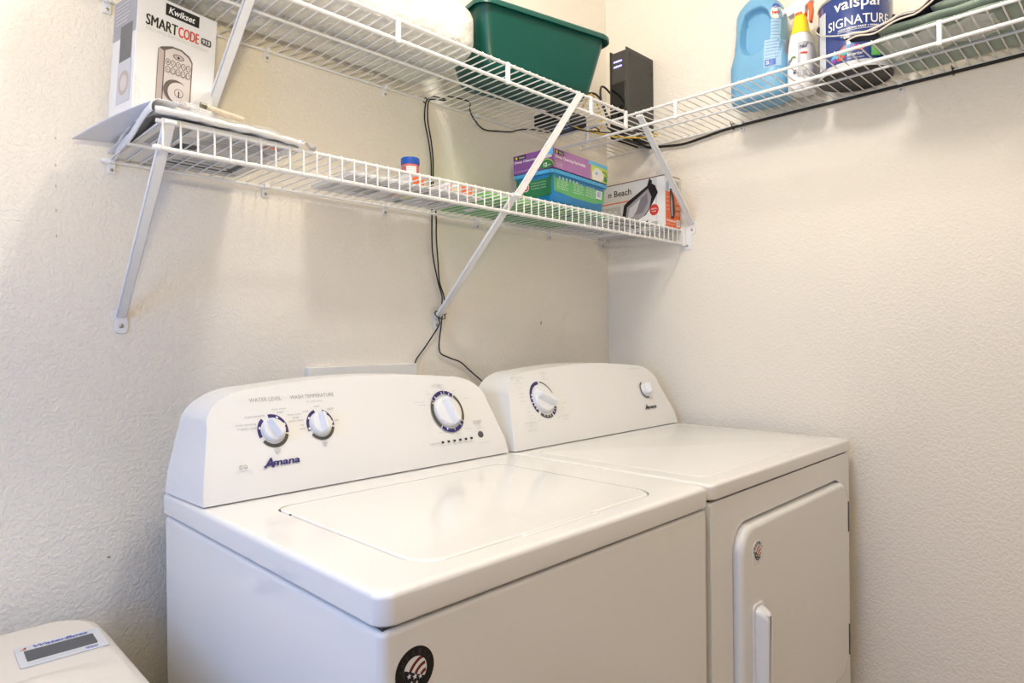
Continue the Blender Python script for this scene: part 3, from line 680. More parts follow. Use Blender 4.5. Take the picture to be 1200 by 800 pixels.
# padded white bag on top of it, its edge rolled over the front rail
def bagfn(u, v):
    x = -1.545+.222*u; y = -.314+.296*v
    z = Z0+.0085+.018*math.sin(math.pi*min(1, v*1.1))*(.6+.4*math.sin(u*5+1))+.0025*math.sin(u*30+v*9)*math.sin(v*22)
    return Vector((x, y, z))
t = thing('plastic_bag', 'crumpled white plastic bag spread over the left shelf end', 'bag', (-1.38, -.16, Z0+.01))
obj('film', grid(bagfn, 60, 40), PLAST, t, solid=.003, smooth=70)
obj('rolled_edge', tube(B(), smooth_path([(-1.551, -.308, Z0+.012), (-1.50, -.317, Z0+.010), (-1.45, -.314, Z0+.0095), (-1.40, -.317, Z0+.009), (-1.35, -.314, Z0+.007), (-1.318, -.312, Z0+.006)]), [.0056+.001*math.sin(k*1.3) for k in range(31)], 8), PLAST, t, smooth=70)
obj('torn_corner', grid(lambda u, v: Vector((-1.330+.042*u+.010*v, -.314+.04*v*(1-u*.5), Z0+.009+.013*v*math.sin(3*u+.8)+.003*math.sin(u*14)-.003*u)), 10, 6), PLAST, t, solid=.0008, smooth=70)
t = thing('clear_wrap', 'clear crumpled plastic wrap in front of the lock box', 'wrap', (-1.36, -.25, Z0+.03))
obj('film', grid(lambda u, v: Vector((-1.50+.20*u, -.300+.13*v, Z0+.030+.020*math.sin(v*3)*math.sin(1.6+u*3.4)+.006*math.sin(u*13+v*7)*math.sin(v*9+u)-.012*u)), 44, 22), CLEARF, t, smooth=80)
obj('raised_fold', grid(lambda u, v: Vector((-1.560+.055*u, -.24+.03*math.sin(u*4), Z0+.028+.060*v*(.5+.5*math.sin(1.0+u*5)))), 16, 8), CLEARF, t, smooth=80)
t = thing('wooden_stick', 'short pale wooden stick lying in front of the lock box', 'stick', (-1.40, -.27, Z0+.05))
obj('shaft', rod((-1.466, -.280, Z0+.043), (-1.405, -.280, Z0+.036), .0042, 12), mat('pale_wood', (.66, .55, .42), .6, var=(60, .15)), t, smooth=60)
obj('metal_tip', rod((-1.475, -.280, Z0+.044), (-1.465, -.280, Z0+.043), .0046, 12), mat('tip_metal', (.18, .17, .13), .4, metal=.8), t, smooth=60)
# curled envelope drooping off the left shelf end
def envfn(u, v):
    y = -.045-.265*v; xl = -1.606+.058*v
    return Vector((xl+(-1.515-xl)*u, y, Z0+.022-.008*(1-u)*(1-v)+.010*math.sin(v*math.pi)*(1-u)*.6+.006*v))
t = thing('drooping_envelope', 'white envelope poking out past the left end of the lower shelf', 'envelope', (-1.56, -.15, Z0))
obj('sheet', grid(envfn, 16, 16), mat('cool_paper', (.74, .75, .80), .5), t, solid=.0012, smooth=70)
def flapfn(u, v):
    a = R(60+150*v); r = .013+.003*math.sin(u*3)
    return Vector((-1.523-.020*u+r*math.cos(a), -.020-.288*u, Z0-.002+.016*u+r*math.sin(a)+.003*math.sin(u*9)))
obj('curled_flap', grid(flapfn, 24, 12), PAPER, t, solid=.0015, smooth=70)

# lock box
kb = thing('lock_carton', 'white carton with a keypad lock picture, standing on the left shelf end', 'box', (-1.537, -.130, Z0+.035), group=None, rot=(R(2.0), R(3.2), R(7)))
KW, KD, KH = .140, .100, .238
CART = mat('white_carton', (.82, .81, .80), .42)
obj('carton', bx(0, 0, 0, KW, KD, KH), CART, kb, local=True, bevel=(.0012, 2))
mw = wm(kb); mr = mw.to_3x3()
F = Face(mw @ Vector((0, 0, 0)), mr @ Vector((1, 0, 0)), mr @ Vector((0, 0, 1)))
F.rect(.046, .211, .106, .232, BLACKP); F.text('Kwikset', .051, .2155, .046, .0120, WHITEP, .02, .2)
[F.text('SMART', .014+q, .181, .0535, .0190, BLACKP) for q in (0, .0005, .001)]; [F.text('CODE', .0695+q, .181, .0365, .0190, mat('red_letters', (.66, .06, .04), .4)) for q in (0, .0005, .001)]
F.poly(rrect(.111, .184, .130, .1965, .003, 4), mat('dark_tag', (.10, .09, .09), .4)); F.text('913', .1135, .1865, .0140, .0075, WHITEP, .02)
F.text('TOUCHPAD ELECTRONIC DEADBOLT', .014, .1725, .112, .0055, LGREY)
nk, nk2, nkd = mat('nickel', (.50, .42, .39), .35), mat('nickel_light', (.66, .60, .57), .35), mat('nickel_dark', (.14, .11, .10), .4)
F.poly([(.037, .055), (.098, .055), (.098, .143), (.092, .152), (.078, .159), (.060, .159), (.042, .152), (.037, .147)], nkd)
F.poly([(.038, .056), (.047, .057), (.047, .146), (.038, .149)], nk)
F.poly([(.049, .057), (.096, .057), (.096, .141), (.090, .149), (.077, .156), (.062, .156), (.049, .148)], nk2)
F.disc(.0725, .143, .010, nkd, .0052); F.disc(.0725, .143, .0085, nk, .004); F.disc(.0725, .1425, .002, BLACKP)
for j in range(2):
    for i in range(5):
        cx, cy = .0545+.0090*i, .1290-.0135*j
        F.disc(cx, cy, .0042, nkd, .0058); F.disc(cx, cy, .0031, nk2, .0046); F.text('12345 67890'[i+6*j], cx-.001, cy-.002, .002, .004, BLACKP)
F.disc(.070, .080, .0215, nkd, .0205); F.disc(.0755, .078, .0195, nk2, .0190); F.disc(.0755, .078, .0080, nkd); F.disc(.0755, .078, .0068, nk2); F.rect(.0745, .071, .0765, .082, BLACKP)
F.disc(.112, .070, .0090, LGREY, .0060); F.disc(.112, .070, .0080, CART, .0050); F.text('LIFETIME', .105, .069, .0140, .0030, GREYP)
F.text('single cylinder', .050, .044, .045, .0040, LGREY)
F.build(kb)
F = Face(mw @ Vector((0, KD, 0)), mr @ Vector((0, -1, 0)), mr @ Vector((0, 0, 1)))
F.rect(.002, .165, .098, .236, mat('side_grey', (.36, .36, .39), .45)); F.rect(.035, .120, .085, .185, mat('side_dark', (.14, .14, .15), .4)); F.rect(.032, .045, .088, .120, mat('side_pale', (.60, .60, .63), .45))
F.disc(.060, .080, .022, nk); F.disc(.060, .080, .014, nk2)
for k in range(6): F.rect(.012, .192+.0065*k, .06+.005*(k % 3), .194+.0065*k, LGREY)
F.build(kb)

# ------------------------------------------------------------------ lower shelf, middle: flat packs, jar
def flat_pack(name, label, x0, x1, y0, y1, h, base, deco, z=Z0, cat='packet', group=None, rz=0):
    t = thing(name, label, cat, ((x0+x1)/2, (y0+y1)/2, z), R(rz), group); hw, hd = (x1-x0)/2, (y1-y0)/2
    obj('wrapper', prism(B(), rrect(-hw, -hd, hw, hd, .005, 3), lambda a, b_: Vector((a, b_, 0)), lambda a, b_: Vector((a, b_, h))), base, t, local=True, bevel=(min(.003, h*.3), 2))
    M = wm(t); m3 = M.to_3x3()
    F = Face(M @ Vector((-hw, -hd, 0)), m3 @ Vector((0, 1, 0)), m3 @ Vector((1, 0, 0)))      # underside
    G = Face(M @ Vector((-hw, -hd, 0)), m3 @ Vector((1, 0, 0)), m3 @ Vector((0, 0, 1)))      # front edge
    deco(F, G, hw*2, hd*2, h); F.build(t); G.build(t); return t
rnd = random.Random(3)
def deco_grey(F, G, W, D, h):
    for k in range(7):
        a = .02+rnd.random()*(D-.10); b_ = .01+rnd.random()*(W-.07); F.rect(a, b_, a+.015+rnd.random()*.06, b_+.006+rnd.random()*.04, rnd.choice((LGREY, GREYP, LGREY)))
def deco_mag(F, G, W, D, h):
    deco_grey(F, G, W, D, h); F.rect(.05, .04, .12, .07, mat('pale_lime', (.62, .66, .36), .5)); F.rect(.08, .01, .12, .035, mat('soft_pink', (.72, .50, .46), .5)); F.rect(.14, .06, .17, .08, mat('leaf_grey', (.28, .30, .26), .5))
CRM = mat('cream_paper', (.78, .74, .66), .5)
flat_pack('printed_leaflet', 'pale printed leaflet lying left of the small pink jar', -1.150, -1.003, -.205, -.03, .010, PAPER, deco_grey, cat='leaflet')
flat_pack('printed_leaflet', 'pale printed leaflet lying below the small pink jar', -.998, -.905, -.212, -.03, .004, PAPER, deco_mag, cat='leaflet')
flat_pack('printed_leaflet', 'pale printed leaflet between the jar and the green packet', -.902, -.790, -.212, -.03, .004, PAPER, deco_grey, cat='leaflet')
ZP = Z0+.0045
def deco_end(F, G, W, D, h):
    G.rect(.001, .001, W-.001, h-.001, ORANGEP); G.rect(W*.55, h*.5, W*.8, h*.75, WHITEP); G.rect(W*.60, h*.55, W*.75, h*.7, BLACKP)
flat_pack('small_carton', 'small carton with an orange end in front of the pink jar', -1.000, -.966, -.208, -.155, .027, CART, deco_end, z=ZP, cat='box')
flat_pack('small_carton', 'small carton with an orange end left of the green packet', -.852, -.815, -.202, -.06, .027, CART, deco_end, z=ZP, cat='box')
def deco_pic(F, G, W, D, h):
    G.rect(.002, .002, W*.45, h-.003, mat('soft_pink', (.72, .50, .46), .5)); G.rect(W*.5, .002, W-.002, h-.006, mat('pale_yellow', (.75, .62, .36), .5)); G.rect(.004, .004, W*.3, h*.4, GREYP)
flat_pack('small_carton', 'small carton with a pink and yellow picture between the orange-ended ones', -.900, -.858, -.205, -.06, .020, CART, deco_pic, z=ZP, cat='box')
GRN = mat('green_pack', (.13, .42, .10), .38); GRN2 = mat('bright_green', (.20, .55, .13), .38)
def deco_green(F, G, W, D, h):
    for k in range(5):
        a = .02+rnd.random()*(D-.10); b_ = .01+rnd.random()*(W-.06); F.rect(a, b_, a+.02+rnd.random()*.05, b_+.006+rnd.random()*.04, rnd.choice((WHITEP, mat('deep_green', (.03, .16, .05), .4), GRN2)))
    G.text('wipes', .02, h*.25, W*.3, h*.5, WHITEP, .02)
flat_pack('green_packet', 'flat green packet between the orange-ended cartons and the tub', -.785, -.640, -.235, -.03, .022, GRN2, deco_green)
flat_pack('green_packet', 'flat green packet lying under the blue tub', -.628, -.350, -.262, -.03, .014, GRN, deco_green)
flat_pack('striped_leaflet', 'thin black-and-white leaflet between the tub and the iron box', -.338, -.135, -.292, -.03, .003, PAPER, lambda F, G, W, D, h: [F.rect(.01+.045*k, .01, .030+.045*k, W-.01, BLACKP if k % 2 else GREYP) for k in range(5)], cat='leaflet')
# jar
jx, jy = -.945, -.128
t = thing('small_jar', 'small pink jar with a blue lid on the lower shelf', 'jar', (jx, jy, Z0+.0045))
zb = Z0+.0045; jr = .0205
obj('body', lathe(B(), [(.018, zb), (jr, zb+.003), (jr, zb+.064), (jr-.001, zb+.067)], (jx, jy), 40), mat('pink_beads', (.70, .20, .20), .35, var=(260, .35)), t, smooth=50)
obj('lid', lathe(B(), [(jr+.001, zb+.066), (jr+.0014, zb+.068), (jr+.0014, zb+.080), (jr, zb+.082), (.010, zb+.0822)], (jx, jy), 40), mat('blue_lid', (.015, .10, .48), .35), t, smooth=50)
ang0 = math.atan2(-1, -.55)
F = Face(fn=lambda x, y, h: Vector((jx+(jr+h)*math.cos(ang0+x/jr), jy+(jr+h)*math.sin(ang0+x/jr), zb+y)))
F.rect(-.012, .020, .012, .060, WHITEP, 8)
for k in range(4): F.rect(-.008, .040+.005*k, .009, .0415+.005*k, LGREY, 5)
F.build(t, 'paper_label')

# ------------------------------------------------------------------ lower shelf, right: tub, pad box, iron box
tz = Z0+.0150
tub = thing('plastic_tub', 'blue plastic tub with green labels, under the purple box', 'tub', (-.600, -.272, tz), R(5))
TL, TD, TH = .255, .125, .083
BLU = mat('tub_blue', (.015, .22, .55), .3)
def tr(z, d, r=.012): return [Vector((a, b_, z)) for a, b_ in rrect(d, d, TL-d, TD-d, r, 5)]
obj('body', loft(B(), [tr(0, .008), tr(.004, .005), tr(TH-.012, 0), tr(TH-.010, 0)]), BLU, tub, local=True, smooth=50)
obj('lid', loft(B(), [tr(TH-.012, -.004), tr(TH-.011, -.006), tr(TH-.002, -.006), tr(TH, -.003)]), mat('lid_blue', (.06, .32, .60), .3), tub, local=True, smooth=50)
M = wm(tub); m3 = M.to_3x3()
F = Face(M @ Vector((0, .0045, 0)), m3 @ Vector((1, 0, 0)), m3 @ Vector((0, -.055, 1)))
F.poly([(.008, .028), (.10, .022), (.20, .022), (.250, .030), (.251, .069), (.004, .069)], mat('label_green', (.10, .40, .14), .4))
for bx0, by0, n_ in ((.02, .036, 5), (.095, .036, 6), (.155, .036, 6)):
    for k in range(n_): F.text('wet cloth refill use as shown'[:12+k], bx0, by0+.0050*k, .050-.004*(k % 3), .0028, WHITEP)
for k in range(6): F.disc(.03+.016*k, .064, .004, mat('pale_green_ink', (.45, .62, .42), .4))
F.rect(.205, .038, .235, .060, WHITEP)
for k in range(9): F.rect(.210+.0022*k, .042, .2112+.0022*k, .058, BLUEP)
F.build(tub, 'front_label')
F = Face(M @ Vector((.0045, TD, 0)), m3 @ Vector((0, -1, 0)), m3 @ Vector((-.055, 0, 1)))
F.poly([(.004, .012), (.118, .018), (.122, .069), (.003, .069)], mat('label_deep_green', (.015, .17, .07), .4))
F.disc(.035, .046, .011, WHITEP); F.disc(.035, .046, .009, REDP); F.disc(.035, .046, .005, WHITEP)
for k in range(3): F.text('mopping cloths', .052, .038+.007*k, .05, .0035, LGREY)
F.build(tub, 'side_label')
pz = tz+TH+.0008
pb = thing('purple_carton', 'purple pad refill carton lying on top of the blue tub', 'box', (-.603, -.278, pz), R(5))
PL, PD, PH = .262, .135, .052
obj('carton', bx(0, 0, 0, PL, PD, PH), mat('purple_card', (.20, .07, .27), .4), pb, local=True, bevel=(.0012, 2))
M = wm(pb); m3 = M.to_3x3()
LIL = mat('lilac_card', (.36, .16, .38), .4); GO = mat('lime_print', (.42, .55, .06), .4); SKY = mat('sky_print', (.10, .42, .68), .4); YLW = mat('yellow_print', (.80, .62, .04), .4)
F = Face(M @ Vector((0, 0, 0)), m3 @ Vector((1, 0, 0)), m3 @ Vector((0, 0, 1)))
F.rect(.001, .001, .175, PH-.001, LIL); F.rect(.175, .001, PL-.001, PH-.001, GO); F.poly([(.163, PH-.010), (.163, PH-.001), (PL-.001, PH-.001), (PL-.001, PH-.010)], SKY)
F.poly([(.182, .002), (.180, .022), (.198, .036), (.212, .038), (.236, .030), (.240, .014), (.228, .002)], mat('mop_white', (.72, .66, .64), .5))
F.poly([(.192, .022), (.212, .027), (.205, .016)], SKY); F.disc(.249, .012, .009, mat('deep_green', (.03, .16, .05), .4)); F.arc(.24, .01, .020, .024, 20, 110, mat('deep_green', (.03, .16, .05), .4))
F.rect(.006, PH-.014, .046, PH-.004, BLACKP); F.disc(.014, PH-.009, .0035, YLW); F.text('Home', .024, PH-.0115, .018, .0055, WHITEP)
F.text('Deep Cleaning Pad Refills', .008, .0250, .138, .0095, WHITEP, .015)
for k in range(3): F.text('thick scrubbing strips'[:10+4*k], .008, .006+.0055*k, .03, .0028, WHITEP)
F.build(pb)
F = Face(M @ Vector((0, PD, 0)), m3 @ Vector((0, -1, 0)), m3 @ Vector((0, 0, 1)))
F.poly([(.088, PH-.014), (.098, PH-.001), (.134, PH-.001), (.134, PH-.018)], SKY)
F.rect(.004, PH-.013, .044, PH-.003, BLACKP); F.disc(.012, PH-.008, .0035, YLW); F.text('Home', .022, PH-.0105, .018, .005, WHITEP)
F.text('Deep Cleaning', .006, .028, .072, .0080, WHITEP, .012); F.text('Pad Refills', .082, .028, .048, .0080, WHITEP, .012)
F.arc(.112, .000, 0.0, .024, 12, 168, mat('deep_green', (.03, .16, .05), .4)); F.arc(.112, .0, .024, .026, 12, 168, GO); F.text('12', .104, .006, .011, .010, WHITEP, .02); F.text('pads', .117, .006, .010, .005, WHITEP)
F.text('for wet mop system', .006, .006, .05, .0028, WHITEP)
F.build(pb)
# iron box
ib = thing('iron_carton', 'white and orange carton with a clothes iron picture, right end of lower shelf', 'box', (-.104, -.298, Z0+.0006), 0)
IL, IW, IH = .262, .086, .160
obj('carton', bx(0, 0, 0, IW, IL, IH), mat('pale_card', (.66, .66, .68), .4), ib, local=True, bevel=(.0012, 2))
M = wm(ib); m3 = M.to_3x3()
obj('carton_flap', bx(-.0008, 0, IH, IW+.0005, IL, IH+.0022), mat('card_edge', (.20, .08, .06), .6), ib, local=True)
F = Face(M @ Vector((0, IL, 0)), m3 @ Vector((0, -1, 0)), m3 @ Vector((0, 0, 1)))
F.text('n Beach', .046, .1205, .090, .0200, BLACKP, .01)
F.rect(.001, .098, .150, .1015, ORANGEP); F.rect(.212, .104, .260, .1070, ORANGEP); F.rect(.001, .001, .095, .088, mat('pale_photo', (.48, .48, .50), .45))
F.poly([(.232, .001), (.261, .001), (.261, .159), (.232, .159)], CART); F.poly([(.12, .001), (.232, .001), (.225, .10), (.18, .085), (.12, .06)], CART)
IRN = mat('iron_black', (.015, .012, .014), .35); STL = mat('iron_steel', (.36, .34, .37), .35); STL2 = mat('iron_steel_light', (.62, .61, .64), .35)
F.poly([(.092, .001), (.108, .088), (.122, .098), (.210, .144), (.226, .134), (.236, .110), (.205, .062), (.190, .045), (.120, .018), (.110, .001)], IRN)
F.poly([(.107, .004), (.120, .080), (.200, .128), (.212, .100), (.205, .066), (.183, .042), (.125, .022)], STL)
F.poly([(.122, .045), (.130, .075), (.172, .100), (.160, .070), (.140, .045)], STL2); F.poly([(.150, .050), (.172, .10), (.196, .115), (.200, .085), (.18, .055)], mat('iron_shadow', (.22, .20, .23), .35))
F.poly([(.197, .138), (.205, .160), (.215, .150), (.214, .138)], IRN); F.poly([(.16, .006), (.200, .030), (.198, .024), (.17, .004)], IRN)
for k in range(3): F.disc(.030+.022*k, .072-.004*k, .008, LGREY, .012)
F.disc(.222, .058, .0165, REDP, .0175); F.text('DIGITAL', .2115, .059, .021, .0045, WHITEP, .02); F.text('display', .2140, .051, .016, .0045, WHITEP, .02)
F.rect(.212, .012, .236, .022, LGREY)
for k in range(9): F.rect(.214+.0022*k, .013, .2150+.0022*k, .021, GREYP)
F.build(ib)
F = Face(M @ Vector((0, 0, 0)), m3 @ Vector((1, 0, 0)), m3 @ Vector((0, 0, 1)))
F.rect(.001, .001, IW-.001, .112, ORANGEP); F.rect(.001, .112, IW-.001, .159, CART)
F.poly([(.030, .030), (.024, .075), (.024, .120), (.034, .124), (.050, .095), (.054, .050), (.048, .030)], IRN); F.poly([(.033, .034), (.028, .075), (.030, .105), (.040, .085), (.043, .040)], STL)
F.disc(.012, .128, .009, mat('steam_blue', (.32, .45, .62), .4), .018); F.rect(.062, .006, .082, .028, WHITEP)
for k in range(7): F.rect(.065+.0021*k, .010, .0660+.0021*k, .025, GREYP)
for yy_ in (.092, .080, .066, .054): F.text('steam iron', .003, yy_, .018, .0034, WHITEP)
F.text('Professional', .006, .018, .050, .0080, WHITEP, .03); F.text('full size digital iron', .006, .009, .05, .004, WHITEP)
for k in range(4): F.poly([(.040+.010*k, .125), (.045+.010*k, .125), (.048+.010*k, .150), (.043+.010*k, .150)], GREYP)
for k in range(3): F.rect(.056, .040+.018*k, .083, .052+.018*k, mat('orange_pale', (.72, .30, .18), .4))
F.build(ib)

# ------------------------------------------------------------------ upper shelf on the back wall
ZS = ZU+.0018
# white padded roll pack
def superring(x, cy, cz, ry, rz_, n=40, e=.55, wob=0):
    out = []
    for k in range(n):
        a = 2*math.pi*k/n; c, s = math.cos(a), math.sin(a)
        out.append(Vector((x, cy+ry*math.copysign(abs(c)**e, c), cz+rz_*math.copysign(abs(s)**e, s)+wob*math.sin(3*a+x*40)+wob*.7*math.sin(x*67+5*a))))
    return out
t = thing('white_pack', 'long white plastic-wrapped pack lying on the upper shelf', 'package', (-1.2, -.165, ZS))
rg = []; HH = .066
for x, f in ((-1.54, .55), (-1.53, .80), (-1.50, .95), (-1.46, 1), (-1.36, .985), (-1.25, 1), (-1.14, .99), (-1.05, 1), (-.98, .99), (-.93, 1), (-.895, .985), (-.875, .95), (-.862, .88), (-.856, .76), (-.853, .5)):
    rg.append(superring(x+.0, -.150, ZS+.002+HH, .130*f, HH*(.15+.85*f), 44, .46, .0016))
for r_ in rg:
    for v in r_: v.z = max(v.z, ZS+.0006)
obj('padded_body', loft(B(), rg), mat('white_film', (.74, .725, .685), .34, bump=(22, 1.0, .014)), t, smooth=80)
for x in (-1.27, -.90): obj('film_seam', tube(B(), [v+Vector((0, 0, 0)) for v in superring(x, -.150, ZS+.002+HH, .1302, HH*1.002, 44, .46)]+[], .0010, 5, False), MATS['white_film'], t, smooth=80)
t = thing('folded_clear_bag', 'crumpled clear bag lying at the left end of the upper shelf', 'bag', (-1.50, -.27, ZS))
obj('film', grid(lambda u, v: Vector((-1.58+.20*u, -.305+.05*v, ZS+.006+.022*v*(.6+.4*math.sin(u*9))+.004*math.sin(u*23+v*6))), 30, 10), mat('amber_film', (.86, .80, .70), .2, alpha=.5, bump=(60, .6, .004)), t, smooth=80)
# green storage bin
TE = R(-11.5); tb = thing('storage_bin', 'dark green plastic storage bin without lid on the upper shelf', 'bin', (-.448, -.361, ZS), TE)
GB = mat('bin_green', (.002, .072, .054), .36, bump=(120, .04, .001))
BL, BD, BH = .415, .235, .158
def br(z, d, r=.035): return [Vector((a, b_, z)) for a, b_ in rrect(-BL+d, d, -d, BD-d, r, 8)]
obj('body', loft(B(), [br(.0005, .052, .03), br(.006, .044, .03), br(.03, .038, .03), br(BH-.02, .013), br(BH, .010), br(BH, .014), br(.03, .042, .03), br(.012, .046, .03)]), GB, tb, local=True, smooth=45)
obj('rim', loft(B(), [br(BH-.013, .004), br(BH-.014, .0), br(BH-.004, 0), br(BH+.001, .004), br(BH+.001, .012), br(BH-.002, .014), br(BH-.004, .011), br(BH-.012, .006)], caps=False), GB, tb, local=True, smooth=50)
obj('base_ridge', loft(B(), [br(.0, .07, .02), br(.0, .066, .02), br(.003, .064, .02)]), GB, tb, local=True, smooth=50)
# modem
md = thing('modem', 'black upright modem with perforated side, in the corner of the shelves', 'modem', (-.152, -.192, ZS), R(0))
MBk = mat('modem_black', (.008, .0075, .0075), .42); MGr = mat('modem_grey', (.050, .047, .045), .45)
# local: x along back wall, y depth
obj('shell', bx(0, 0, .004, .142, .060, .272), MGr, md, local=True, bevel=(.003, 2))
obj('front_panel', bx(-.004, .003, .008, .001, .057, .170), mat('modem_gloss', (.006, .006, .006), .12), md, local=True, bevel=(.0015, 2), label='glossy black lower front panel')
obj('upper_front_panel', bx(-.003, .003, .171, .001, .057, .266), MGr, md, local=True, bevel=(.0015, 2))
for x in (-.0045,): obj('side_fin', bx(x, -.003, .0, .148, .0015, .278), MGr, md, local=True, bevel=(.002, 2)); obj('side_fin', bx(x, .058, .0, .148, .0625, .278), MBk, md, local=True, bevel=(.002, 2))
led = mat('led_violet', (.3, .3, .9), .4, emit=((.30, .28, 1.0), 5.0))
for z in (.238, .222): obj('status_light', bx(-.0045, .016, z, -.0028, .046, z+.0035), led, md, local=True)
dm = B()
for i in range(17):
    for j in range(32):
        x, z = .010+.0080*i+(.004 if j % 2 else 0), .012+.0080*j
        if z < .10-.55*(x-.01) or x > .142: continue
        c = Vector((x, -.0032, z)); a = [dm.verts.new(c+Vector(q)) for q in ((-.0026, 0, 0), (0, 0, -.0020), (.0026, 0, 0), (0, 0, .0020))]; ap = dm.verts.new(c+Vector((0, -.0009, 0)))
        for k in range(4): dm.faces.new((a[k], a[(k+1) % 4], ap))
dmo = obj('ventilation_dots', dm, MBk, md, local=True); dmo['kind'] = 'stuff'
for x, z in ((.012, .255), (.135, .220)): obj('side_slot', bx(x, -.0040, z, x+.004, -.0028, z+.012), MBk, md, local=True)
# network box with blue label and loose cables
nb = thing('power_brick', 'small black box with a blue label on the shelf behind the green bin', 'adapter', (-.36, -.10, ZS))
obj('case', bx(-.425, -.148, ZS, -.300, -.045, ZS+.034), MBk, nb, bevel=(.003, 2))
F = Face((-.425, -.148, ZS), (0, 1, 0), (1, 0, 0)); F.rect(.012, .030, .060, .100, mat('label_blue', (.02, .08, .30), .4)); F.rect(.02, .04, .028, .09, WHITEP); F.build(nb, 'blue_label')
def cable(name, label, pts, r, m=BLACK, group=None, n=6, cat='cable'):
    t = obj(name, tube(B(), smooth_path(pts, n), r, 8), m, None, smooth=70); return props(t, label, cat, group)
cable('yellow_cable', 'yellow network cable looping under the shelf corner', [(-.42, -.13, ZS+.05), (-.33, -.10, ZS+.035), (-.34, -.14, ZS-.006), (-.28, -.16, ZS-.012), (-.20, -.19, ZS-.016), (-.12, -.24, ZS-.012), (-.07, -.25, ZS+.003), (-.05, -.22, ZS+.02), (-.03, -.15, ZS+.03)], .0024, YEL)
cable('yellow_cable', 'yellow network cable rising between the green bin and the modem', [(-.42, -.23, ZS+.014), (-.36, -.20, ZS+.06), (-.30, -.17, ZS+.095), (-.24, -.15, ZS+.07), (-.22, -.14, ZS+.02), (-.26, -.12, ZS+.003)], .0024, YEL)
cable('black_cable', 'black cable hanging behind the green bin beside the modem', [(-.36, -.06, ZS+.02), (-.30, -.075, ZS+.10), (-.235, -.12, ZS+.13), (-.20, -.135, ZS+.10), (-.19, -.14, ZS+.06), (-.20, -.16, ZS+.015), (-.10, -.20, ZS+.004)], .0030)
cable('black_cable', 'thick black cable bowing out left of the modem', [(-.110, -.112, ZS+.150), (-.165, -.115, ZS+.168), (-.212, -.135, ZS+.145), (-.225, -.15, ZS+.09), (-.190, -.16, ZS+.04), (-.165, -.165, ZS+.03)], .0032)
cable('black_cable', 'thin black cable loop dangling below the shelf corner', [(-.36, -.12, ZS+.004), (-.385, -.16, ZS-.020), (-.36, -.20, ZS-.035), (-.32, -.21, ZS-.028), (-.30, -.18, ZS-.006), (-.27, -.14, ZS+.006)], .0018)
cable('black_cable', 'thin black cable curling under the modem', [(-.30, -.13, ZS+.006), (-.25, -.17, ZS-.008), (-.22, -.22, ZS-.012), (-.17, -.25, ZS-.008), (-.12, -.25, ZS+.004), (-.10, -.22, ZS+.006)], .0018)
yb = -.010
main1 = [(-.756, -.03, ZS+.004), (-.790, -.018, 1.828), (-.806, -.012, 1.812), (-.810, yb, 1.765), (-.798, yb, 1.712), (-.790, yb, 1.656), (-.790, yb, 1.585), (-.786, -.006, 1.521), (-.790, yb, 1.46), (-.787, yb, 1.407), (-.771, yb, 1.339), (-.757, yb, 1.294), (-.772, -.014, 1.243), (-.778, -.020, 1.222), (-.813, yb, 1.169), (-.850, yb, 1.125), (-.843, yb, 1.085), (-.838, yb, 1.02)]
main2 = [(-.74, -.02, ZS+.006), (-.784, -.014, 1.824), (-.800, -.014, 1.812), (-.803, -.014, 1.765), (-.789, yb, 1.712), (-.783, yb, 1.656), (-.784, yb, 1.585), (-.772, -.006, 1.521), (-.775, yb, 1.455), (-.770, yb, 1.39), (-.766, yb, 1.339), (-.750, yb, 1.294), (-.762, -.014, 1.243), (-.770, -.020, 1.222), (-.769, yb, 1.155), (-.735, yb, 1.135), (-.696, yb, 1.122), (-.658, yb, 1.095), (-.584, yb, 1.042), (-.54, yb, 1.00)]
cable('black_power_cable', 'black cable down the back wall bending left to the cover plate', main1, .0019)
cable('black_power_cable', 'black cable down the back wall bending right between the machines', main2, .0019)
cable('black_cable', 'black cable sagging below the back rail of the upper shelf', [(-.77, -.05, ZS+.004), (-.70, -.06, ZS+.004), (-.660, -.02, ZS+.003), (-.640, -.012, 1.808), (-.60, -.010, 1.786), (-.54, -.010, 1.793), (-.486, -.010, 1.803), (-.455, -.012, 1.815), (-.40, -.016, ZS+.004), (-.333, -.03, 1.827)], .0019)
def zip_tie(label, c, r, ax):
    M = Matrix.Translation(Vector(c)) @ Vector(ax).to_track_quat('Z', 'Y').to_matrix().to_4x4(); bm = B()
    tube(bm, [M @ Vector((r*math.cos(a), r*math.sin(a), 0)) for a in (2*math.pi*k/16 for k in range(17))], .0014, 6)
    tube(bm, [M @ Vector((r, 0, 0)), M @ Vector((r+.006, .003, 0)), M @ Vector((r+.011, .008, 0))], .0012, 6)
    o = obj('cable_tie', bm, BLACK, None, smooth=70); return props(o, label, 'cable tie', None)
zip_tie('black cable tie around the foot of the middle brace', (-.7715, -.018, 1.250), .0155, (0, -.66, .62))
zip_tie('black cable tie on the upper shelf where the wall cables rise', (-.806, -.008, 1.817), .0065, (1, 0, 0))
rc = [(-.10, -.160, ZS+.004), (-.09, -.19, ZS-.006), (-.03, -.185, ZS-.012), (-.013, -.234, 1.806), (-.012, -.306, 1.798), (-.012, -.38, 1.803), (-.012, -.47, 1.811), (-.012, -.62, 1.812), (-.012, -.80, 1.8115), (-.012, -1.033, 1.8115), (-.012, -1.25, 1.812), (-.012, -1.7, 1.812)]
cable('thick_black_cable', 'thick black cable running under the shelf along the right wall', rc, .0042)
for y, s_ in ((-.475, 'below the blue detergent bottle'), (-1.033, 'below the folded green fabric'), (-1.27, 'at the far right of the shelf')):
    zip_tie('black cable tie on the right-wall cable '+s_, (-.010, y, 1.8145), .0085, (0, 1, 0))

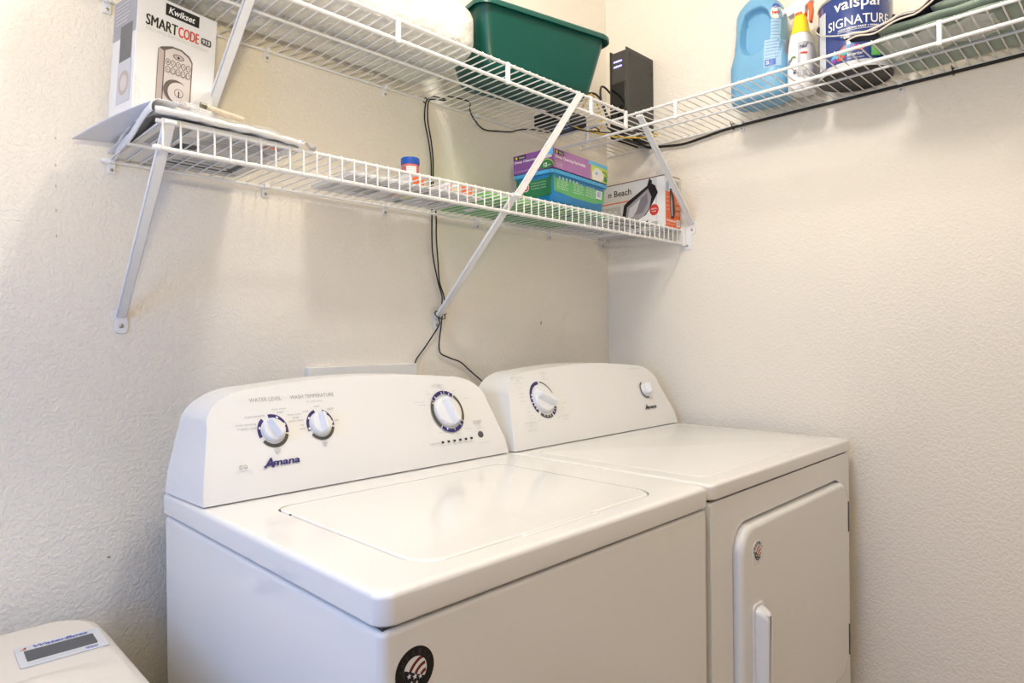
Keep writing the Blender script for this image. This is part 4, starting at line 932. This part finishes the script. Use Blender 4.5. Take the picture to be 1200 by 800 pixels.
# ------------------------------------------------------------------ right-wall shelf
# detergent bottle (wide face towards the room, -x)
def bottle_ring(z, cy, ry, rx, n=72, e=.62, cx=-.105):
    out = []
    for k in range(n):
        a = 2*math.pi*k/n; c, s = math.cos(a), math.sin(a)
        out.append(Vector((cx+rx*math.copysign(abs(c)**e, c), cy+ry*math.copysign(abs(s)**e, s), z)))
    return out
t = thing('detergent_bottle', 'large light blue detergent bottle with a red cap', 'bottle', (-.105, -.607, ZS))
prof = [(0, .066, .045), (.004, .074, .052), (.012, .078, .056), (.06, .0795, .057), (.105, .0795, .056), (.120, .076, .054), (.135, .071, .052), (.150, .068, .050), (.19, .067, .048), (.22, .066, .046), (.245, .062, .043), (.262, .054, .038), (.276, .042, .031), (.286, .030, .024), (.292, .022, .020)]
rings = []; NZ = 110
for i in range(NZ+1):
    z = .292*i/NZ
    for (a, b_) in zip(prof, prof[1:]):
        if a[0] <= z <= b_[0]+1e-9:
            q = (z-a[0])/(b_[0]-a[0]); ry = a[1]+(b_[1]-a[1])*q; rx = a[2]+(b_[2]-a[2])*q; break
    cy = -.607+.004*max(0, (z-.12)/.17)
    rg_ = bottle_ring(ZS+z, cy, ry, rx, 144)
    for v in rg_:
        # grip hollow on both broad faces, D-shaped, towards the back of the bottle
        dy, dz = (v.y-(-.606))/.046, (z-.187)/.068
        if dz < 0: dz *= 1.0+.25*max(0, -dy)
        d = (abs(dy)**2.4+abs(dz)**2.4)
        k = 1-min(1, max(0, (d-.55)/.40)); k = k*k*(3-2*k)
        fx = (v.x+.105); v.x = -.105+fx*(1-k*.62)
        # narrower inlet behind the grip
        if v.y > -.575 and .16 < z < .255: v.y -= .004*math.sin((z-.16)/.095*math.pi)
    rings.append(rg_)
BOT = mat('bottle_blue', (.17, .40, .62), .34)
obj('body', loft(B(), rings), BOT, t, smooth=70)
obj('neck', lathe(B(), [(.020, ZS+.290), (.020, ZS+.300)], (-.105, -.603), 32), BOT, t, smooth=40)
obj('cap', lathe(B(), [(.026, ZS+.296), (.028, ZS+.299), (.028, ZS+.335), (.026, ZS+.338)], (-.105, -.603), 32), mat('cap_red', (.72, .06, .04), .35), t, smooth=40)
def bot_x(y, z):
    for (a, b_) in zip(prof, prof[1:]):
        if a[0] <= z <= b_[0]: q = (z-a[0])/(b_[0]-a[0]); ry = a[1]+(b_[1]-a[1])*q; rx = a[2]+(b_[2]-a[2])*q; break
    cy = -.607+.004*max(0, (z-.12)/.17); s = min(.999, abs((y-cy)/ry))**(1/.62); return -.105-rx*max(0, (1-s*s))**(.5*.62)
F = Face(fn=lambda x, y, h: Vector((bot_x(-x, y)-h*2, -x, ZS+y)))
LB = mat('label_light_blue', (.36, .56, .76), .4); lx = .610
def lrect(x0, y0, x1, y1, m, n=8):
    for j in range(n):
        F.rect(x0, y0+(y1-y0)*j/n, x1, y0+(y1-y0)*(j+1)/n, m, 6); F.lv -= 1
    F.lv += 1
lrect(.636, .075, .677, .150, LB); lrect(.651, .150, .670, .205, LB)
for k in range(12): F.rect(.640+(.013 if k > 6 else 0), .098+.0088*k, .672-(.004 if k > 7 else 0), .0995+.0088*k, mat('fine_text_blue', (.14, .26, .48), .4), 4)
F.rect(.640, .078, .666, .094, mat('label_royal', (.05, .13, .50), .4), 4); F.text('2X', .643, .081, .008, .010, WHITEP, .02)
F.disc(.661, .222, .011, WHITEP, .018); F.disc(.661, .222, .0095, mat('label_cream', (.80, .72, .58), .4), .016); F.text('fresh', .654, .216, .014, .010, REDP, .03, .2, rot=.2); F.disc(.660, .241, .0062, BLUEP, .0062)
F.build(t, 'side_label')
# spray bottle
sxc, syc = -.110, -.716
t = thing('spray_bottle', 'white spray bottle with yellow collar and orange trigger', 'spray bottle', (sxc, syc, ZS))
def sp(z, ry, rx, dy=0): return bottle_ring(ZS+z, syc+dy, ry, rx, 48, .72, sxc)
WB = mat('spray_white', (.82, .82, .84), .3)
obj('body', loft(B(), [sp(0, .028, .034), sp(.004, .031, .038), (sp(.05, .032, .040)), sp(.10, .031, .038), sp(.125, .028, .034, .001), sp(.150, .023, .027, .002), sp(.165, .018, .021, .002)]), WB, t, smooth=60)
obj('shoulder_wrap', loft(B(), [sp(.150, .0240, .0285, .002), sp(.165, .0195, .0225, .002), sp(.185, .0170, .0190, .002), sp(.200, .0140, .0160, .002)]), mat('spray_yellow', (.85, .66, .02), .3), t, smooth=60)
trg = B()
hd = [(-.030, .206), (-.036, .222), (-.022, .238), (.030, .242), (.034, .232), (.016, .222), (.014, .200), (-.012, .200), (-.012, .212)]
# the head lies in the y-z plane; nozzle points away from the corner
prism(trg, [(-a*1.0, b_) for a, b_ in hd], lambda a, b_: Vector((sxc-.013, syc+.002+a, ZS+b_)), lambda a, b_: Vector((sxc+.013, syc+.002+a, ZS+b_)))
obj('spray_head', trg, WB, t, bevel=(.003, 2))
obj('nozzle', tube(B(), [(sxc, syc+.030, ZS+.226), (sxc-.002, syc+.044, ZS+.228)], .008, 12), WB, t, smooth=50)
tg = B(); prism(tg, [(-.010, .236), (-.028, .232), (-.030, .205), (-.026, .178), (-.021, .178), (-.022, .205), (-.016, .222), (-.008, .224)], lambda a, b_: Vector((sxc-.008, syc+a, ZS+b_)), lambda a, b_: Vector((sxc+.008, syc+a, ZS+b_)))
OR = mat('trigger_orange', (.85, .13, .03), .35); obj('trigger', tg, OR, t, bevel=(.0015, 2))
obj('collar', lathe(B(), [(.015, ZS+.196), (.016, ZS+.198), (.016, ZS+.207), (.014, ZS+.209)], (sxc, syc+.002), 28), OR, t, smooth=40)
def sfn(x, y, h):
    ry, rx = (.032, .040) if y < .11 else (.0295, .036); s = min(.999, abs(x/ry))**(1/.72); return Vector((sxc-rx*(1-s*s)**(.5*.72)-.0008-h, syc-x, ZS+y))
F = Face(fn=sfn)
F.rect(.004, .030, .030, .120, mat('label_silver', (.42, .43, .45), .4), 4); F.rect(-.0315, .105, -.027, .145, OR, 2); F.rect(.012, .088, .026, .092, REDP, 2)
F.text('gel', .008, .100, .014, .012, NAVY, .02, .2); F.arc(-.006, .078, .004, .008, 20, 200, mat('leaf_green', (.12, .25, .06), .4)); F.text('spray', -.014, .058, .022, .010, NAVY, .02, rot=R(80)); F.rect(-.006, .040, .002, .050, NAVY)
F.build(t, 'front_label')
# paint can
ccx, ccy, cr_ = -.100, -.843, .0825
t = thing('paint_can', 'dark blue paint can with white lettering and a wire bail', 'paint can', (ccx, ccy, ZS))
CB = mat('can_blue', (.012, .04, .21), .22, coat=.3)
obj('body', lathe(B(), [(cr_-.002, ZS+.020), (cr_, ZS+.021), (cr_, ZS+.182), (cr_-.001, ZS+.184)], (ccx, ccy), 72), CB, t, smooth=40)
obj('base_band', lathe(B(), [(cr_-.004, ZS+.001), (cr_+.001, ZS+.002), (cr_+.0012, ZS+.005), (cr_-.0005, ZS+.007), (cr_-.0005, ZS+.021)], (ccx, ccy), 72), mat('can_white_band', (.60, .61, .64), .35), t, smooth=40, label='pale band and rim at the foot of the can')
obj('underside', lathe(B(), [(.002, ZS+.0004), (cr_-.006, ZS+.0004), (cr_-.004, ZS-.0002), (cr_-.001, ZS-.0002), (cr_+.0014, ZS+.001), (cr_+.0014, ZS+.0035)], (ccx, ccy), 72), mat('can_black', (.02, .017, .015), .45), t, smooth=40, label='black underside')
obj('lid', lathe(B(), [(cr_+.001, ZS+.183), (cr_+.002, ZS+.185), (cr_+.001, ZS+.190), (cr_-.004, ZS+.191), (cr_-.006, ZS+.187), (.03, ZS+.186)], (ccx, ccy), 72), mat('can_lid', (.5, .5, .52), .3, metal=.8), t, smooth=40)
ca = R(203)
F = Face(fn=lambda x, y, h: Vector((ccx+(cr_+h)*math.cos(ca+x/cr_), ccy+(cr_+h)*math.sin(ca+x/cr_), ZS+y)))
F.text('valspar', -.056, .138, .112, .036, WHITEP, .012)
F.text('SIGNATURE', -.072, .1055, .146, .0225, WHITEP, .006)
F.text('HIGH-HIDING PAINT + PRIMER', -.046, .0965, .092, .0050, WHITEP, .02); F.rect(-.048, .0935, .048, .0945, WHITEP, 10)
F.text('stands up to anything', -.040, .079, .100, .0080, WHITEP, .004)
for a0, b0, w0, h0, m_, rt in ((-.052, .040, .024, .010, SKY, .5), (-.036, .050, .022, .008, ORANGEP, .9), (-.022, .055, .020, .009, SKY, .2), (-.010, .052, .018, .008, mat('swirl_pink', (.62, .06, .28), .4), -.2),
                               (-.058, .030, .014, .008, mat('swirl_purple', (.25, .05, .40), .4), .4), (.004, .048, .014, .007, OR, .3), (-.030, .042, .016, .006, mat('swirl_teal', (.03, .40, .42), .4), .2), (-.04, .032, .016, .008, REDP, .3)):
    F.disc(a0, b0, w0*.6, m_, h0*.7, rot=rt)
F.text('Interior', -.026, .0320, .034, .0070, WHITEP, .01, .2); F.text('paint + primer eggshell', -.024, .0240, .034, .0035, WHITEP)
F.rect(.026, .027, .048, .049, mat('label_lime', (.16, .52, .12), .4), 4)
F.rect(-.110, .022, -.080, .160, mat('can_side_white', (.62, .64, .68), .4), 6)
F.build(t, 'printed_artwork')
for s in (-1, 1):
    a = ca+s*R(82); c = Vector((ccx+cr_*math.cos(a), ccy+cr_*math.sin(a), ZS+.132)); n = Vector((math.cos(a), math.sin(a), 0))
    obj('bail_ear', tube(B(), [c-n*.001, c+n*.003, c+n*.006], [.011, .011, .006], 16), mat('ear_black', (.03, .025, .02), .4), t, smooth=50)
bp = []
for k in range(25):
    q = -1+2*k/24; a = ca+R(82)*q*1.0; sag = .132-.055*(1-q*q); rr = cr_+.008+.004*(1-q*q)
    bp.append((ccx+rr*math.cos(a), ccy+rr*math.sin(a), ZS+sag))
obj('bail_handle', tube(B(), bp, .0018, 8), mat('bail_wire', (.75, .73, .68), .3, metal=.5), t, smooth=60)
# folded green fabric with cream edging
GF = mat('sage_fabric', (.26, .33, .27), .85, bump=(350, .35, .001), var=(14, .12), sheen=.3); CP = mat('cream_edging', (.72, .64, .56), .8, bump=(300, .4, .001)); DKF = mat('dark_fabric', (.02, .025, .06), .8)
t = thing('folded_fabric', 'folded sage green fabric with cream piping beside the paint can', 'fabric', (-.16, -1.15, ZS))
def layer(name, z0, h, x0, x1, y0, y1, m, wob, parent, r=.02):
    rg = []
    for i in range(37):
        q = i/36; y = y0+(y1-y0)*q; e = min(1, min(q, 1-q)*16+.25)
        c = ((x0+x1)/2, z0+h/2+wob*math.sin(q*9+z0*90)); rx, rz_ = (x1-x0)/2*(1-.05*(1-e)), h/2*e
        rg.append([Vector((c[0]+rx*math.copysign(abs(math.cos(a))**.5, math.cos(a)), y, c[1]+rz_*math.copysign(abs(math.sin(a))**.6, math.sin(a))+.001*math.sin(y*70+a*2))) for a in (2*math.pi*k/32 for k in range(32))])
    for g in rg:
        for v in g: v.z = max(v.z, ZS+.0006)
    return obj(name, loft(B(), rg), m, parent, smooth=75)
layer('folded_layer', ZS+.0005, .018, -.285, -.030, -.930, -1.45, GF, 0, t)
layer('folded_layer', ZS+.0175, .018, -.290, -.035, -.945, -1.45, GF, .001, t)
layer('folded_layer', ZS+.034, .024, -.286, -.040, -1.045, -1.45, GF, .002, t)
layer('folded_layer', ZS+.056, .026, -.276, -.040, -1.10, -1.45, GF, .002, t)
layer('folded_layer', ZS+.080, .026, -.266, -.040, -1.14, -1.45, GF, .002, t)
# cream-edged dark flap running over the stack, edge turned towards the room
def flap(u, v):
    y = -.882-.42*u
    z = ZS+.024+.016*min(1, u*2.4)+.22*max(0, u-.33)*(u < 1.1)-.002*math.sin(u*14)+.0015*math.sin(u*31)
    return Vector((-.297+.20*v*min(1, .06+u*3.2), y-.010*v, z+.010*math.sin(v*2.6)*min(1, u*4)+.002*math.sin(u*30+v*5)))
fo = obj('upper_flap', grid(flap, 40, 14), DKF, t, solid=.003, smooth=75, label='dark top flap bound with cream piping')
obj('edge_piping', tube(B(), [flap(k/44, 0)+Vector((-.004, 0, .0035+.002*math.sin(k*1.1))) for k in range(45)], .0026, 8), CP, fo, smooth=75)
obj('edge_piping', tube(B(), [flap(k/44, 0)+Vector((-.003, -.004, -.0045+.0015*math.sin(k*.9))) for k in range(42)], .0020, 8), CP, fo, smooth=75)
t = thing('navy_cap', 'small navy and cream bundle lying on the fabric behind its flap', 'bundle', (-.14, -.985, ZS+.10))
obj('bundle', lathe(B(), [(.004, ZS+.038), (.026, ZS+.040), (.036, ZS+.060), (.034, ZS+.085), (.022, ZS+.100), (.004, ZS+.104)], (-.130, -.978), 28), DKF, t, smooth=60)
obj('cream_panel', lathe(B(), [(.0375, ZS+.062), (.0378, ZS+.072), (.0358, ZS+.084), (.0350, ZS+.082)], (-.130, -.978), 28), CP, t, smooth=60)
t = thing('clear_packet', 'small clear plastic packet on the wires under the green fabric', 'packet', (-.22, -1.04, ZS))
obj('film', grid(lambda u, v: Vector((-.300+.12*v, -.955-.20*u, ZUB+.034+.004*math.sin(u*17+v*4)-.012*math.sin(u*math.pi)*math.sin(v*math.pi))), 26, 12), CLEARF, t, smooth=80)
t = thing('pink_cloth', 'dusty pink cloth beside the green fabric at the right edge', 'cloth', (-.10, -1.22, ZS))
layer('fold', ZS, .020, -.20, -.03, -1.46, -1.62, mat('dusty_pink', (.50, .30, .26), .85, bump=(200, .4, .001)), 0, t)

# ------------------------------------------------------------------ small marks on the back wall
mk = mat('scuff', (.30, .25, .19), .7)
def scuff(label, x, z, a, b_, rot):
    c, s = math.cos(rot), math.sin(rot)
    bm = prism(B(), [(x+a*math.cos(q)*c-b_*math.sin(q)*s, z+a*math.cos(q)*s+b_*math.sin(q)*c) for q in (2*math.pi*k/12 for k in range(12))], lambda p, q: Vector((p, 0, q)), lambda p, q: Vector((p, -.0012, q)))
    o = obj('wall_scuff', bm, mk, None); return props(o, label, 'mark')
scuff('small grey-brown scuff on the back wall above the dryer', -.353, 1.234, .0016, .006, -.4)
scuff('tiny dark chip in the wall above the water softener', -1.547, .787, .003, .0016, -.4)
for k, z in enumerate((1.548, 1.50, 1.463, 1.42, 1.375)):
    scuff('faint nail mark on the bare wall left of the shelves, %s of five' % ('topmost', 'second from top', 'middle', 'second from bottom', 'lowest')[k], -1.622, z, .0005, .0025, 0)['group'] = 'column of faint nail marks on the back wall'

# ------------------------------------------------------------------ groups of repeats
for o in COL.objects:
    if o.parent is None and 'category' in o and 'group' not in o:
        n = o.name.split('.')[0]
        g = {'wire_shelf': 'wire shelves on the two walls', 'shelf_brace': 'diagonal braces holding the wire shelves', 'cable_tie': 'black cable ties',
             'small_carton': 'small cartons in a row on the lower shelf', 'printed_leaflet': 'leaflets lying flat on the lower shelf', 'green_packet': 'green packets on the lower shelf',
             'yellow_cable': 'yellow network cables in the shelf corner', 'black_cable': 'thin black cables around the upper shelf', 'black_power_cable': 'black cables running down the back wall',
             'round_sticker': 'round flag stickers on the machines'}.get(n)
        if g: o['group'] = g
